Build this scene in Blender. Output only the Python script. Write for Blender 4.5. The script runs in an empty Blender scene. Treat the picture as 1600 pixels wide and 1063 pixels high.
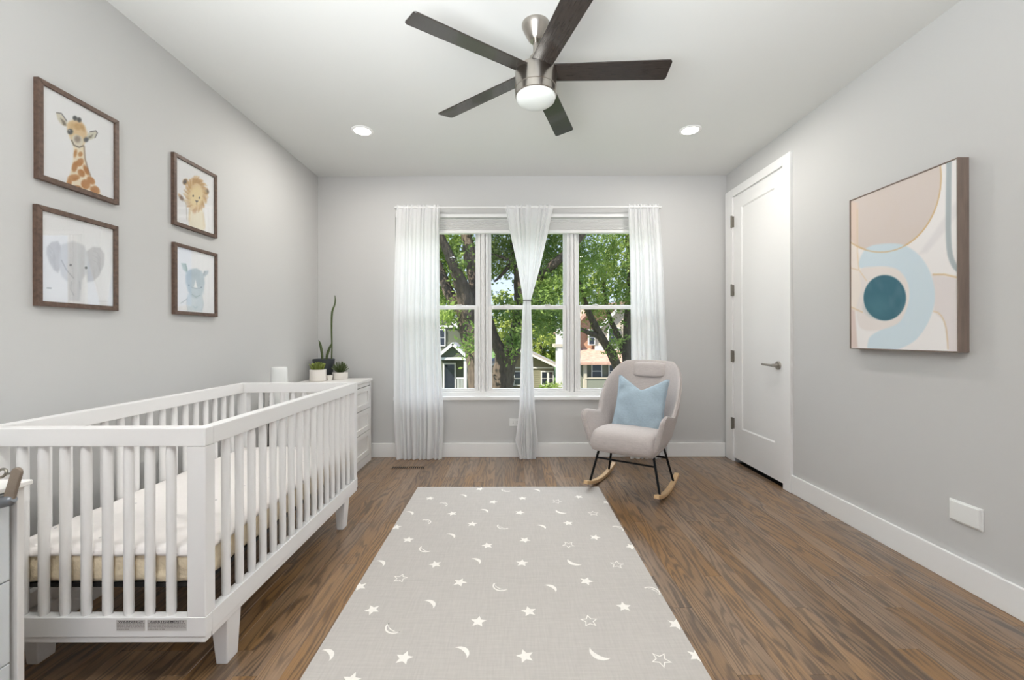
import bpy, bmesh, math, random
import numpy as np
from mathutils import Vector, Matrix
random.seed(7); rng = np.random.default_rng(7)
R = math.radians
F = 655.0; PX0, PY0, EYE = 797.0, 526.0, 1.173      # focal length in pixels (1600 px wide frame), eye height
XL, XR, YB, YF, H = -1.873, 2.11, 4.09, -1.9, 2.74   # room: left, right, window wall, wall behind the camera, ceiling

# ------------------------------------------------------------------ camera, world, sun, lights, exposure
scn = bpy.context.scene
C = scn.collection
cam_d = bpy.data.cameras.new('camera'); cam = bpy.data.objects.new('camera', cam_d); C.objects.link(cam)
YAW, ROLL = 0.0, -0.12
cam.matrix_world = Matrix.Translation((0, 0, EYE)) @ Matrix.Rotation(R(YAW), 4, 'Z') @ Matrix.Rotation(R(90), 4, 'X') @ Matrix.Rotation(R(ROLL), 4, 'Z')
cam_d.sensor_fit = 'HORIZONTAL'; cam_d.sensor_width = 36; cam_d.lens = F / 1600 * 36
cam_d.shift_x = (800 - (PX0 - F * math.tan(R(YAW)))) / 1600; cam_d.shift_y = -(531.5 - PY0) / 1600
cam_d.clip_start = 0.05; cam_d.clip_end = 400
scn.camera = cam

w = bpy.data.worlds.new('sky'); scn.world = w; w.use_nodes = True
nt = w.node_tree; nt.nodes.clear()
wo = nt.nodes.new('ShaderNodeOutputWorld'); bg = nt.nodes.new('ShaderNodeBackground')
tc = nt.nodes.new('ShaderNodeTexCoord'); sp = nt.nodes.new('ShaderNodeSeparateXYZ'); rp = nt.nodes.new('ShaderNodeValToRGB')
nt.links.new(tc.outputs['Generated'], sp.inputs[0]); nt.links.new(sp.outputs['Z'], rp.inputs[0])
rp.color_ramp.elements[0].position = 0.0; rp.color_ramp.elements[0].color = (0.74, 0.84, 1.0, 1)
rp.color_ramp.elements[1].position = 0.7; rp.color_ramp.elements[1].color = (0.30, 0.48, 0.92, 1)
nt.links.new(rp.outputs[0], bg.inputs[0]); bg.inputs[1].default_value = 0.95
nt.links.new(bg.outputs[0], wo.inputs[0])

def light(name, kind, loc, rot, energy, color=(1, 1, 1), **kw):
    d = bpy.data.lights.new(name, kind); d.energy = energy; d.color = color
    for k, v in kw.items(): setattr(d, k, v)
    o = bpy.data.objects.new(name, d); o.location = loc; o.rotation_euler = rot; C.objects.link(o); return o
sun = light('sun', 'SUN', (0, 0, 30), (0, 0, 0), 7.5, (1.0, 0.95, 0.86), angle=R(0.6))
sun.rotation_euler = Vector((0.62, 0.42, -0.78)).to_track_quat('-Z', 'Y').to_euler()
# added fill lamp in the unseen rear window opening, standing in for daylight
light('rear_window_fill', 'AREA', (0.1, YF + 0.03, 1.55), (R(90), 0, 0), 2, (0.95, 0.98, 1.0), shape='RECTANGLE', size=2.6, size_y=1.6)
# added uplight, unseen behind the camera, brightening ceiling and walls by bounce
fl = light('ceiling_bounce_fill', 'SPOT', (-0.6, -0.35, 1.45), (0, 0, 0), 500, (0.92, 0.965, 1.0), spot_size=R(112), spot_blend=0.75, shadow_soft_size=0.8)
fl.rotation_euler = Vector((0.22, 0.49, 0.85)).to_track_quat('-Z', 'Y').to_euler()
# daylight falling in through the window in view, from the open sky above the trees
sky = light('window_daylight', 'AREA', (0.17, 6.0, 3.7), (0, 0, 0), 140, (0.94, 0.975, 1.0), shape='RECTANGLE', size=4.2, size_y=2.0)
sky.rotation_euler = Vector((0, -3.6, -2.6)).to_track_quat('-Z', 'Y').to_euler()
scn.view_settings.view_transform = 'Standard'; scn.view_settings.look = 'None'
scn.view_settings.exposure = 0.50; scn.view_settings.gamma = 1; scn.view_settings.use_curve_mapping = False
DOWNLIGHT_W = 8

# ------------------------------------------------------------------ helpers
def srgb(r, g, b):
    f = lambda c: (c / 255 / 12.92) if c / 255 <= 0.04045 else ((c / 255 + 0.055) / 1.055) ** 2.4
    return (f(r), f(g), f(b))
def mat(name, col, rough=0.5, metal=0.0, bump=0.0, bscale=50, vary=0.0, coat=0.0, stretch=None, spec=0.5, sheen=0.0):
    m = bpy.data.materials.new(name); m.use_nodes = True; n = m.node_tree; b = n.nodes['Principled BSDF']
    c = srgb(*col); b.inputs['Base Color'].default_value = (*c, 1); b.inputs['Roughness'].default_value = rough
    b.inputs['Metallic'].default_value = metal; b.inputs['Coat Weight'].default_value = coat
    b.inputs['Specular IOR Level'].default_value = spec; b.inputs['Sheen Weight'].default_value = sheen
    t = n.nodes.new('ShaderNodeTexCoord'); mp = n.nodes.new('ShaderNodeMapping'); n.links.new(t.outputs['Object'], mp.inputs[0])
    if stretch: mp.inputs['Scale'].default_value = stretch
    no = n.nodes.new('ShaderNodeTexNoise'); no.inputs['Scale'].default_value = bscale; no.inputs['Detail'].default_value = 4
    n.links.new(mp.outputs[0], no.inputs['Vector'])
    if bump:
        bp = n.nodes.new('ShaderNodeBump'); bp.inputs['Strength'].default_value = bump; bp.inputs['Distance'].default_value = 0.002
        n.links.new(no.outputs['Fac'], bp.inputs['Height']); n.links.new(bp.outputs[0], b.inputs['Normal'])
    if vary:
        r = n.nodes.new('ShaderNodeValToRGB'); r.color_ramp.elements[0].position = 0.3; r.color_ramp.elements[1].position = 0.7
        r.color_ramp.elements[0].color = (*[x * (1 - vary) for x in c], 1); r.color_ramp.elements[1].color = (*[min(1, x * (1 + vary)) for x in c], 1)
        n.links.new(no.outputs['Fac'], r.inputs[0]); n.links.new(r.outputs[0], b.inputs['Base Color'])
    return m
def newbm(): return bmesh.new()
def box(bm, x0, x1, y0, y1, z0, z1, M=None):
    vs = [bm.verts.new(Vector(p)) for p in ((x0,y0,z0),(x1,y0,z0),(x1,y1,z0),(x0,y1,z0),(x0,y0,z1),(x1,y0,z1),(x1,y1,z1),(x0,y1,z1))]
    if M:
        for v in vs: v.co = M @ v.co
    for f in ((0,3,2,1),(4,5,6,7),(0,1,5,4),(1,2,6,5),(2,3,7,6),(3,0,4,7)): bm.faces.new([vs[i] for i in f])
    return vs
def prism(bm, pts, d):
    """closed outline of 3-D points extruded by vector d"""
    d = Vector(d); a = [bm.verts.new(Vector(p)) for p in pts]; b = [bm.verts.new(Vector(p) + d) for p in pts]
    n = len(a); bm.faces.new(a[::-1]); bm.faces.new(b)
    for i in range(n): bm.faces.new((a[i], a[(i+1) % n], b[(i+1) % n], b[i]))
def tube(bm, pts, rad, seg=12, cap=True, sq=None):
    """tube through points, rad a number or list"""
    pts = [Vector(p) for p in pts]; n = len(pts)
    rad = [rad] * n if not hasattr(rad, '__len__') else rad
    rings = []; up = None
    for i, p in enumerate(pts):
        t = (pts[min(i+1, n-1)] - pts[max(i-1, 0)]).normalized()
        if up is None: up = Vector((0, 0, 1)) if abs(t.z) < 0.9 else Vector((0, 1, 0))
        a = t.cross(up).normalized(); b = a.cross(t).normalized(); up = b
        rr = []
        for k in range(seg):
            q = 2 * math.pi * k / seg; ra, rb = (rad[i], rad[i]) if sq is None else (rad[i] * sq[0], rad[i] * sq[1])
            rr.append(bm.verts.new(p + a * math.cos(q) * ra + b * math.sin(q) * rb))
        rings.append(rr)
    for r0, r1 in zip(rings, rings[1:]):
        for k in range(seg): bm.faces.new((r0[k], r0[(k+1) % seg], r1[(k+1) % seg], r1[k]))
    if cap: bm.faces.new(rings[0][::-1]); bm.faces.new(rings[-1])
def lathe(bm, prof, seg=40, c=(0, 0, 0), axis='z'):
    rings = []
    for r, z in prof:
        if r < 1e-6: rings.append([bm.verts.new((0, 0, z))]); continue
        rings.append([bm.verts.new((r*math.cos(2*math.pi*k/seg), r*math.sin(2*math.pi*k/seg), z)) for k in range(seg)])
    for a, b in zip(rings, rings[1:]):
        for k in range(seg):
            k2 = (k+1) % seg
            if len(a) == 1 and len(b) == 1: continue
            if len(a) == 1: bm.faces.new((a[0], b[k2], b[k]))
            elif len(b) == 1: bm.faces.new((a[k], a[k2], b[0]))
            else: bm.faces.new((a[k], a[k2], b[k2], b[k]))
    M = Matrix.Translation(c)
    if axis == 'x': M = M @ Matrix.Rotation(R(-90), 4, 'Y')
    if axis == 'y': M = M @ Matrix.Rotation(R(90), 4, 'X')
    vs = [v for r in rings for v in r]
    for v in vs: v.co = M @ v.co
def obj(name, bm, m, parent=None, smooth=None, bevel=0.0, sub=0, solid=0.0, label=None, kind=None, seg=2):
    bmesh.ops.recalc_face_normals(bm, faces=bm.faces)
    me = bpy.data.meshes.new(name); bm.to_mesh(me); bm.free()
    for mm in (m if isinstance(m, (list, tuple)) else [m]): me.materials.append(mm)
    o = bpy.data.objects.new(name, me); C.objects.link(o)
    if smooth is not None:
        me.polygons.foreach_set('use_smooth', [True] * len(me.polygons))
        if smooth < 180 and hasattr(me, 'set_sharp_from_angle'): me.set_sharp_from_angle(angle=R(smooth))
    if solid:
        s = o.modifiers.new('solid', 'SOLIDIFY'); s.thickness = solid; s.offset = 0
    if bevel:
        b = o.modifiers.new('bevel', 'BEVEL'); b.width = bevel; b.segments = seg; b.limit_method = 'ANGLE'; b.angle_limit = R(40)
    if sub:
        s = o.modifiers.new('sub', 'SUBSURF'); s.levels = sub; s.render_levels = sub
    if parent: o.parent = parent
    if label: o['label'] = label
    if kind: o['kind'] = kind
    return o
def thing(name, label, cat, loc=(0, 0, 0), rotz=0, group=None):
    o = bpy.data.objects.new(name, None); C.objects.link(o); o.location = loc; o.rotation_euler = (0, 0, rotz); o.empty_display_size = 0.1
    o['label'] = label; o['category'] = cat
    if group: o['group'] = group
    return o
def tag(o, label, cat, group=None):
    o['label'] = label; o['category'] = cat
    if group: o['group'] = group
    return o
def struct(name, bm, m, parent=None, **k):
    o = obj(name, bm, m, parent, **k)
    if not parent: o['kind'] = 'structure'
    return o
def inst(o, loc, parent=None, rot=None, name=None):
    c = o.copy(); C.objects.link(c); c.location = loc
    if name: c.name = name
    if parent is not None: c.parent = parent
    if rot is not None: c.rotation_euler = rot
    return c
def P(px, py, D): return Vector(((px - PX0) * D / F, D, EYE - (py - PY0) * D / F))
def XZ(px, py, D=YB): p = P(px, py, D); return p.x, p.z

# ------------------------------------------------------------------ materials
M_wall = mat('wall_paint', (205, 204, 202), 0.75, bump=0.05, bscale=220, spec=0.3)
M_ceil = mat('ceiling_paint', (222, 222, 219), 0.85, spec=0.2)
M_trim = mat('white_trim_paint', (241, 240, 238), 0.38)
M_crib = mat('crib_white_lacquer', (238, 236, 234), 0.32)
M_dress = mat('dresser_white', (236, 233, 229), 0.42)
M_drawer = mat('drawer_front_cool_white', (222, 226, 228), 0.4)
M_nickel = mat('brushed_nickel', (178, 172, 164), 0.28, 1.0, bump=0.08, bscale=60, stretch=(1, 1, 0.05))
M_nickelD = mat('satin_nickel_hinge', (140, 135, 126), 0.35, 1.0)
M_blade = mat('espresso_blade', (50, 44, 40), 0.27, vary=0.25, bscale=14, stretch=(1, 14, 14), coat=0.15)
M_black = mat('black_steel', (22, 24, 26), 0.35, 0.6)
M_dark = mat('dark_slot', (16, 15, 14), 0.9)
M_rock = mat('beech_wood', (214, 178, 132), 0.4, vary=0.12, bscale=30, stretch=(8, 1, 8))
M_plastic = mat('white_plastic', (238, 238, 235), 0.3)
M_frame = mat('walnut_frame', (98, 77, 65), 0.5, vary=0.35, bscale=26, stretch=(2, 2, 2), bump=0.3)
M_cframe = mat('grey_brown_wood', (128, 112, 102), 0.55, vary=0.15, bscale=60, stretch=(1, 1, 0.1))
M_support = mat('mattress_support_metal', (34, 32, 31), 0.6)
M_pot_black = mat('black_ceramic', (62, 66, 70), 0.5)
M_pot_white = mat('white_ceramic', (236, 230, 222), 0.45)
M_soil = mat('soil', (60, 46, 34), 0.95, bump=0.6, bscale=150)
M_taupe = mat('taupe_webbing', (140, 126, 112), 0.8, vary=0.12, bscale=180, stretch=(10, 10, 1))
M_silver = mat('grey_buckle_plastic', (128, 131, 136), 0.35, 0.5)
M_grey_fabric_dark = mat('grey_tie', (140, 140, 142), 0.8)

def fabric(name, col, sc=420, vary=0.1, sheen=0.2):
    m = bpy.data.materials.new(name); m.use_nodes = True; n = m.node_tree; b = n.nodes['Principled BSDF']
    c = srgb(*col); t = n.nodes.new('ShaderNodeTexCoord'); b.inputs['Roughness'].default_value = 0.95
    b.inputs['Sheen Weight'].default_value = sheen; b.inputs['Specular IOR Level'].default_value = 0.15
    acc = None
    for st in ((1, 0.08, 1), (0.08, 1, 0.3)):
        mp = n.nodes.new('ShaderNodeMapping'); mp.inputs['Scale'].default_value = st; n.links.new(t.outputs['Object'], mp.inputs[0])
        no = n.nodes.new('ShaderNodeTexNoise'); no.inputs['Scale'].default_value = sc; no.inputs['Detail'].default_value = 2; n.links.new(mp.outputs[0], no.inputs[0])
        if acc is None: acc = no.outputs['Fac']
        else:
            ad = n.nodes.new('ShaderNodeMath'); ad.operation = 'ADD'; n.links.new(acc, ad.inputs[0]); n.links.new(no.outputs['Fac'], ad.inputs[1]); acc = ad.outputs[0]
    r = n.nodes.new('ShaderNodeMapRange'); r.inputs['From Min'].default_value = 0.7; r.inputs['From Max'].default_value = 1.3; n.links.new(acc, r.inputs[0])
    mx = n.nodes.new('ShaderNodeMix'); mx.data_type = 'RGBA'; n.links.new(r.outputs[0], mx.inputs['Factor'])
    mx.inputs['A'].default_value = (*[x * (1 - vary) for x in c], 1); mx.inputs['B'].default_value = (*[min(1, x * (1 + vary)) for x in c], 1)
    n.links.new(mx.outputs['Result'], b.inputs['Base Color'])
    bp = n.nodes.new('ShaderNodeBump'); bp.inputs['Strength'].default_value = 0.25; bp.inputs['Distance'].default_value = 0.001
    n.links.new(acc, bp.inputs['Height']); n.links.new(bp.outputs[0], b.inputs['Normal'])
    return m
M_uphol = fabric('greige_upholstery', (190, 181, 177), 300, 0.10)
M_pillow = fabric('light_blue_linen', (164, 181, 192), 330, 0.10)
M_rug = fabric('grey_rug', (187, 181, 175), 160, 0.055, 0.1)
M_rugprint = fabric('cream_rug_print', (238, 233, 226), 160, 0.03, 0.1)

def mk_floor():
    m = bpy.data.materials.new('stained_oak'); m.use_nodes = True; n = m.node_tree; b = n.nodes['Principled BSDF']; L = n.links.new
    t = n.nodes.new('ShaderNodeTexCoord'); oi = n.nodes.new('ShaderNodeObjectInfo')
    off = n.nodes.new('ShaderNodeVectorMath'); off.operation = 'SCALE'; off.inputs[0].default_value = (37, 91, 13); L(oi.outputs['Random'], off.inputs['Scale'])
    add = n.nodes.new('ShaderNodeVectorMath'); add.operation = 'ADD'; L(t.outputs['Object'], add.inputs[0]); L(off.outputs[0], add.inputs[1])
    def noise(st, sc, det=3, dist=0.0):
        mp = n.nodes.new('ShaderNodeMapping'); mp.inputs['Scale'].default_value = st; L(add.outputs[0], mp.inputs[0])
        no = n.nodes.new('ShaderNodeTexNoise'); no.inputs['Scale'].default_value = sc; no.inputs['Detail'].default_value = det; no.inputs['Distortion'].default_value = dist
        L(mp.outputs[0], no.inputs[0]); return no.outputs['Fac']
    def mth(op, a, bb):
        x = n.nodes.new('ShaderNodeMath'); x.operation = op
        for i, q in enumerate((a, bb)):
            if q is None: continue
            if isinstance(q, (int, float)): x.inputs[i].default_value = q
            else: L(q, x.inputs[i])
        return x.outputs[0]
    base = noise((8, 0.75, 1), 1.0, 2, 0.25)
    wig = noise((70, 10, 1), 1.0, 3)
    v = mth('ADD', mth('MULTIPLY', base, 88.0), mth('MULTIPLY', wig, 5.5))
    rings = mth('MULTIPLY_ADD', mth('SINE', v, None), 0.5); n.nodes[-1].inputs[2].default_value = 0.5
    fib = noise((330, 7, 1), 1.0, 3)
    amp = noise((3.5, 0.9, 1), 1.0, 1)
    tone = noise((5, 0.5, 1), 1.0, 2)
    grey = noise((2.2, 1.1, 1), 1.0, 2)
    ra = mth('MULTIPLY', mth('POWER', rings, 2.6), mth('MULTIPLY', amp, 0.70))
    g = mth('ADD', ra, mth('MULTIPLY', fib, 0.50))
    r = n.nodes.new('ShaderNodeValToRGB'); e = r.color_ramp.elements
    e[0].position = 0.14; e[0].color = (*srgb(150, 112, 66), 1); e[1].position = 0.86; e[1].color = (*srgb(70, 51, 33), 1)
    k = e.new(0.42); k.color = (*srgb(114, 84, 50), 1); L(g, r.inputs[0])
    r2 = n.nodes.new('ShaderNodeValToRGB'); e = r2.color_ramp.elements
    e[0].position = 0.12; e[0].color = (0.70, 0.68, 0.67, 1); e[1].position = 0.92; e[1].color = (1.18, 1.15, 1.10, 1)
    mixv = mth('ADD', mth('MULTIPLY', oi.outputs['Random'], 0.55), mth('MULTIPLY', tone, 0.6)); L(mixv, r2.inputs[0])
    mx = n.nodes.new('ShaderNodeMix'); mx.data_type = 'RGBA'; mx.blend_type = 'MULTIPLY'; mx.inputs['Factor'].default_value = 1
    L(r.outputs[0], mx.inputs['A']); L(r2.outputs[0], mx.inputs['B'])
    hs = n.nodes.new('ShaderNodeHueSaturation'); L(mx.outputs['Result'], hs.inputs['Color']); sr = n.nodes.new('ShaderNodeMapRange'); L(grey, sr.inputs[0])
    sr.inputs['From Min'].default_value = 0.35; sr.inputs['From Max'].default_value = 0.65; sr.inputs['To Min'].default_value = 0.70; sr.inputs['To Max'].default_value = 0.98; L(sr.outputs[0], hs.inputs['Saturation'])
    L(hs.outputs[0], b.inputs['Base Color'])
    b.inputs['Roughness'].default_value = 0.32; b.inputs['Coat Weight'].default_value = 0.5; b.inputs['Coat Roughness'].default_value = 0.22
    bp = n.nodes.new('ShaderNodeBump'); bp.inputs['Strength'].default_value = 0.12; bp.inputs['Distance'].default_value = 0.001; L(g, bp.inputs['Height']); L(bp.outputs[0], b.inputs['Normal'])
    return m
M_floor = mk_floor()

def mk_glass(name, refl_ior=1.45, tint=(1, 1, 1), extra=1.0):
    m = bpy.data.materials.new(name); m.use_nodes = True; n = m.node_tree; n.nodes.clear(); L = n.links.new
    o = n.nodes.new('ShaderNodeOutputMaterial'); tr = n.nodes.new('ShaderNodeBsdfTransparent'); gl = n.nodes.new('ShaderNodeBsdfGlossy')
    tr.inputs[0].default_value = (*tint, 1); gl.inputs['Roughness'].default_value = 0.0
    fr = n.nodes.new('ShaderNodeLayerWeight'); fr.inputs[0].default_value = 0.5      # Schlick reflectance, the same from either side
    pw = n.nodes.new('ShaderNodeMath'); pw.operation = 'POWER'; pw.inputs[1].default_value = 5; L(fr.outputs['Facing'], pw.inputs[0])
    ma = n.nodes.new('ShaderNodeMath'); ma.operation = 'MULTIPLY_ADD'; ma.inputs[1].default_value = 1 - 0.04; ma.inputs[2].default_value = 0.04; L(pw.outputs[0], ma.inputs[0])
    mu = n.nodes.new('ShaderNodeMath'); mu.operation = 'MULTIPLY'; mu.inputs[1].default_value = extra; mu.use_clamp = True; L(ma.outputs[0], mu.inputs[0])
    mx = n.nodes.new('ShaderNodeMixShader'); L(mu.outputs[0], mx.inputs[0]); L(tr.outputs[0], mx.inputs[1]); L(gl.outputs[0], mx.inputs[2]); L(mx.outputs[0], o.inputs[0])
    return m
M_glass = mk_glass('window_glass', 1.45, (0.98, 0.99, 0.98), 0.12)
M_pglass = mk_glass('picture_glass', 1.5, (1, 1, 1), 2.4)

def mk_cloth(name, col, transp=0.12, transl=0.35):
    m = bpy.data.materials.new(name); m.use_nodes = True; n = m.node_tree; n.nodes.clear(); L = n.links.new
    o = n.nodes.new('ShaderNodeOutputMaterial'); d = n.nodes.new('ShaderNodeBsdfDiffuse'); t = n.nodes.new('ShaderNodeBsdfTranslucent'); tr = n.nodes.new('ShaderNodeBsdfTransparent')
    c = (*srgb(*col), 1); d.inputs[0].default_value = c; t.inputs[0].default_value = c
    m1 = n.nodes.new('ShaderNodeMixShader'); m1.inputs[0].default_value = transl; L(d.outputs[0], m1.inputs[1]); L(t.outputs[0], m1.inputs[2])
    tcd = n.nodes.new('ShaderNodeTexCoord'); no = n.nodes.new('ShaderNodeTexNoise'); no.inputs['Scale'].default_value = 300; L(tcd.outputs['Object'], no.inputs[0])
    mu = n.nodes.new('ShaderNodeMath'); mu.operation = 'MULTIPLY'; mu.inputs[1].default_value = transp * 2; L(no.outputs['Fac'], mu.inputs[0])
    m2 = n.nodes.new('ShaderNodeMixShader'); L(mu.outputs[0], m2.inputs[0]); L(m1.outputs[0], m2.inputs[1]); L(tr.outputs[0], m2.inputs[2]); L(m2.outputs[0], o.inputs[0])
    return m
M_sheer = mk_cloth('sheer_white_voile', (244, 244, 244), 0.06, 0.30)
M_shade = mk_cloth('shade_fabric', (235, 234, 232), 0.0, 0.2)

def mk_emit(name, col, s):
    m = bpy.data.materials.new(name); m.use_nodes = True; n = m.node_tree; n.nodes.clear()
    o = n.nodes.new('ShaderNodeOutputMaterial'); e = n.nodes.new('ShaderNodeEmission'); e.inputs[0].default_value = (*col, 1); e.inputs[1].default_value = s
    n.links.new(e.outputs[0], o.inputs[0]); return m
M_lamp = mk_emit('downlight_lens', (1, 0.96, 0.9), 6)

# ------------------------------------------------------------------ the room
def planks():
    base = newbm(); box(base, XL, XR + 0.15, YF, YB, -0.2, -0.0145)
    fl = struct('floor', base, M_dark)
    wdt = 0.0826; n = int(round((XR - XL) / wdt)); wdt = (XR - XL) / n
    meshes = {}
    def plank_mesh(k):
        if k in meshes: return meshes[k]
        bm = newbm(); L = k * 0.12; box(bm, 0.0003, wdt - 0.0003, 0.0004, L - 0.0004, -0.014, 0)
        bmesh.ops.bevel(bm, geom=[e for e in bm.edges if all(v.co.z > -0.001 for v in e.verts)], offset=0.0007, segments=1, affect='EDGES')
        bmesh.ops.recalc_face_normals(bm, faces=bm.faces)
        me = bpy.data.meshes.new('plank'); bm.to_mesh(me); bm.free(); me.materials.append(M_floor); meshes[k] = me; return me
    cnt = 0; back = newbm()
    for i in range(n):
        y = YB
        while y > 1.1:
            k = random.randint(5, 12)
            if y - k * 0.12 < 1.1: k = max(3, int(round((y - 1.0) / 0.12)))
            o = bpy.data.objects.new('plank', plank_mesh(k)); C.objects.link(o)
            y -= k * 0.12; o.location = (XL + i * wdt, y, 0); o.parent = fl; cnt += 1
        while y > YF:
            L = min(random.uniform(0.5, 1.4), y - YF)
            if y - L - YF < 0.2: L = y - YF
            box(back, XL + i*wdt + 0.0003, XL + (i+1)*wdt - 0.0003, y - L + 0.0004, y - 0.0004, -0.014, 0); y -= L
    obj('planks', back, M_floor, fl, kind='stuff')
    print('planks', cnt)
planks()
T = 0.22
b = newbm(); box(b, XL - T, XR + T, YF - T, YB + T, H, H + 0.3); struct('ceiling', b, M_ceil)
b = newbm(); box(b, XL - T, XL, YF - T, YB + T, -0.2, H); struct('wall_left', b, M_wall)
# right wall with the door recess
DY0, DY1, DZ1 = 3.222, 3.937, 2.474
b = newbm(); box(b, XR, XR + T, YF - T, DY0, -0.2, H); box(b, XR, XR + T, DY1, YB + T, -0.2, H); box(b, XR, XR + T, DY0, DY1, DZ1, H); box(b, XR + 0.12, XR + T, DY0, DY1, -0.2, DZ1)
struct('wall_right', b, M_wall)
# window wall
WX0, WX1, WZ0, WZ1 = (618 - PX0) / 160.2, (1030 - PX0) / 160.2, 0.575, 2.372
b = newbm(); box(b, XL, WX0, YB, YB + T, -0.2, H); box(b, WX1, XR, YB, YB + T, -0.2, H); box(b, WX0, WX1, YB, YB + T, WZ1, H); box(b, WX0, WX1, YB, YB + T, -0.2, WZ0)
struct('wall_back', b, M_wall)
# wall behind the camera, with its own window
b = newbm(); rx0, rx1, rz0, rz1 = -1.2, 1.4, 0.75, 2.35
box(b, XL, rx0, YF - T, YF, -0.2, H); box(b, rx1, XR, YF - T, YF, -0.2, H); box(b, rx0, rx1, YF - T, YF, rz1, H); box(b, rx0, rx1, YF - T, YF, -0.2, rz0)
struct('wall_front', b, M_wall)
b = newbm()
for x in (rx0, (rx0+rx1)/2 - 0.03, rx1 - 0.06): box(b, x, x + 0.06, YF - 0.14, YF - 0.08, rz0, rz1)
for z in (rz0, (rz0+rz1)/2, rz1 - 0.06): box(b, rx0, rx1, YF - 0.14, YF - 0.08, z, z + 0.06)
struct('window_4', b, M_trim)
# baseboards
BH, BT = 0.135, 0.016
def baseboard(name, x0, x1, y0, y1):
    b = newbm(); box(b, x0, x1, y0, y1, 0.0, BH); struct(name, b, M_trim, bevel=0.003)
baseboard('baseboard_back', XL + BT, XR - 0.02, YB - BT, YB)
baseboard('baseboard_left', XL, XL + BT, YF, YB)
baseboard('baseboard_right', XR - BT, XR, YF, 3.127)
baseboard('baseboard_front', XL + BT, XR - BT, YF, YF + BT)

# ------------------------------------------------------------------ door
def door():
    CS = 0.02; cz = 2.553
    for i, (y0, y1, z0, z1) in enumerate(((3.127, 3.217, 0, cz), (3.942, 4.066, 0, cz), (3.217, 3.942, 2.479, cz))):
        b = newbm(); box(b, XR - CS, XR + 0.002, y0, y1, z0, z1); struct('trim_%d' % (i+1), b, M_trim, bevel=0.002)
    b = newbm()   # jamb lining
    box(b, XR - 0.004, XR + 0.12, 3.2175, 3.2245, 0, 2.478); box(b, XR - 0.004, XR + 0.12, 3.9365, 3.9415, 0, 2.478); box(b, XR - 0.004, XR + 0.12, 3.2245, 3.9365, 2.4735, 2.478)
    struct('trim_4', b, M_trim)
    X = XR - 0.006; y0, y1, z0, z1 = 3.226, 3.934, 0.034, 2.471
    b = newbm(); py0, py1, pz0, pz1 = 3.335, 3.812, 0.323, 2.352; d = 0.009
    box(b, X + d, X + 0.036, y0, y1, z0, z1)
    # stiles and rails proud of the flat panel, with a sloped inner edge
    s = 0.008
    for (a0, a1, c0, c1) in ((y0, py0, z0, z1), (py1, y1, z0, z1), (py0, py1, z0, pz0), (py0, py1, pz1, z1)):
        box(b, X, X + d + 0.002, a0, a1, c0, c1)
    o = struct('door_1', b, M_trim)
    b = newbm(); w_ = 0.010
    for q in (((py0, pz0), (py1, pz0), (py1 - w_, pz0 + w_), (py0 + w_, pz0 + w_)), ((py0, pz1), (py1, pz1), (py1 - w_, pz1 - w_), (py0 + w_, pz1 - w_)),
              ((py0, pz0), (py0, pz1), (py0 + w_, pz1 - w_), (py0 + w_, pz0 + w_)), ((py1, pz0), (py1, pz1), (py1 - w_, pz1 - w_), (py1 - w_, pz0 + w_))):
        vs = [b.verts.new((X + (0.001 if i < 2 else d + 0.0), p[0], p[1])) for i, p in enumerate(q)]
        vb = [b.verts.new((X + d + 0.0015, p[0], p[1])) for p in q]
        b.faces.new(vs); b.faces.new(vb[::-1])
        for i in range(4): b.faces.new((vs[i], vs[(i+1) % 4], vb[(i+1) % 4], vb[i]))
    obj('panel_moulding', b, M_trim, o)
    # hinges
    for z in (2.246, 1.603, 0.985, 0.355):
        b = newbm(); tube(b, [(X - 0.024, 3.937, z - 0.055), (X - 0.024, 3.937, z + 0.055)], 0.008, 12); box(b, X - 0.024, X + 0.004, 3.932, 3.942, z - 0.05, z + 0.05)
        for q in (-0.02, 0.02): tube(b, [(X - 0.024, 3.937, z + q - 0.001), (X - 0.024, 3.937, z + q + 0.001)], 0.0088, 12)
        obj('hinge', b, M_nickelD, o, smooth=40)
    hy, hz = 3.287, 0.942
    b = newbm(); lathe(b, [(0, 0.0), (0.033, 0.0), (0.033, 0.008), (0.030, 0.011), (0.014, 0.012), (0.0125, 0.05), (0.0, 0.05)], 32, axis='x')
    for v in b.verts: v.co = Vector((X - v.co.x if v.co.x > 0 else X + abs(v.co.x) * -1, hy + v.co.y, hz + v.co.z))
    hd = obj('door_handle', b, M_nickel, o, smooth=40)
    b = newbm(); tube(b, [(X - 0.048, hy - 0.012, hz), (X - 0.052, hy + 0.02, hz), (X - 0.054, hy + 0.125, hz + 0.002)], [0.0105, 0.0095, 0.008], 16); obj('lever', b, M_nickel, hd, smooth=50)
door()

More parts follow.
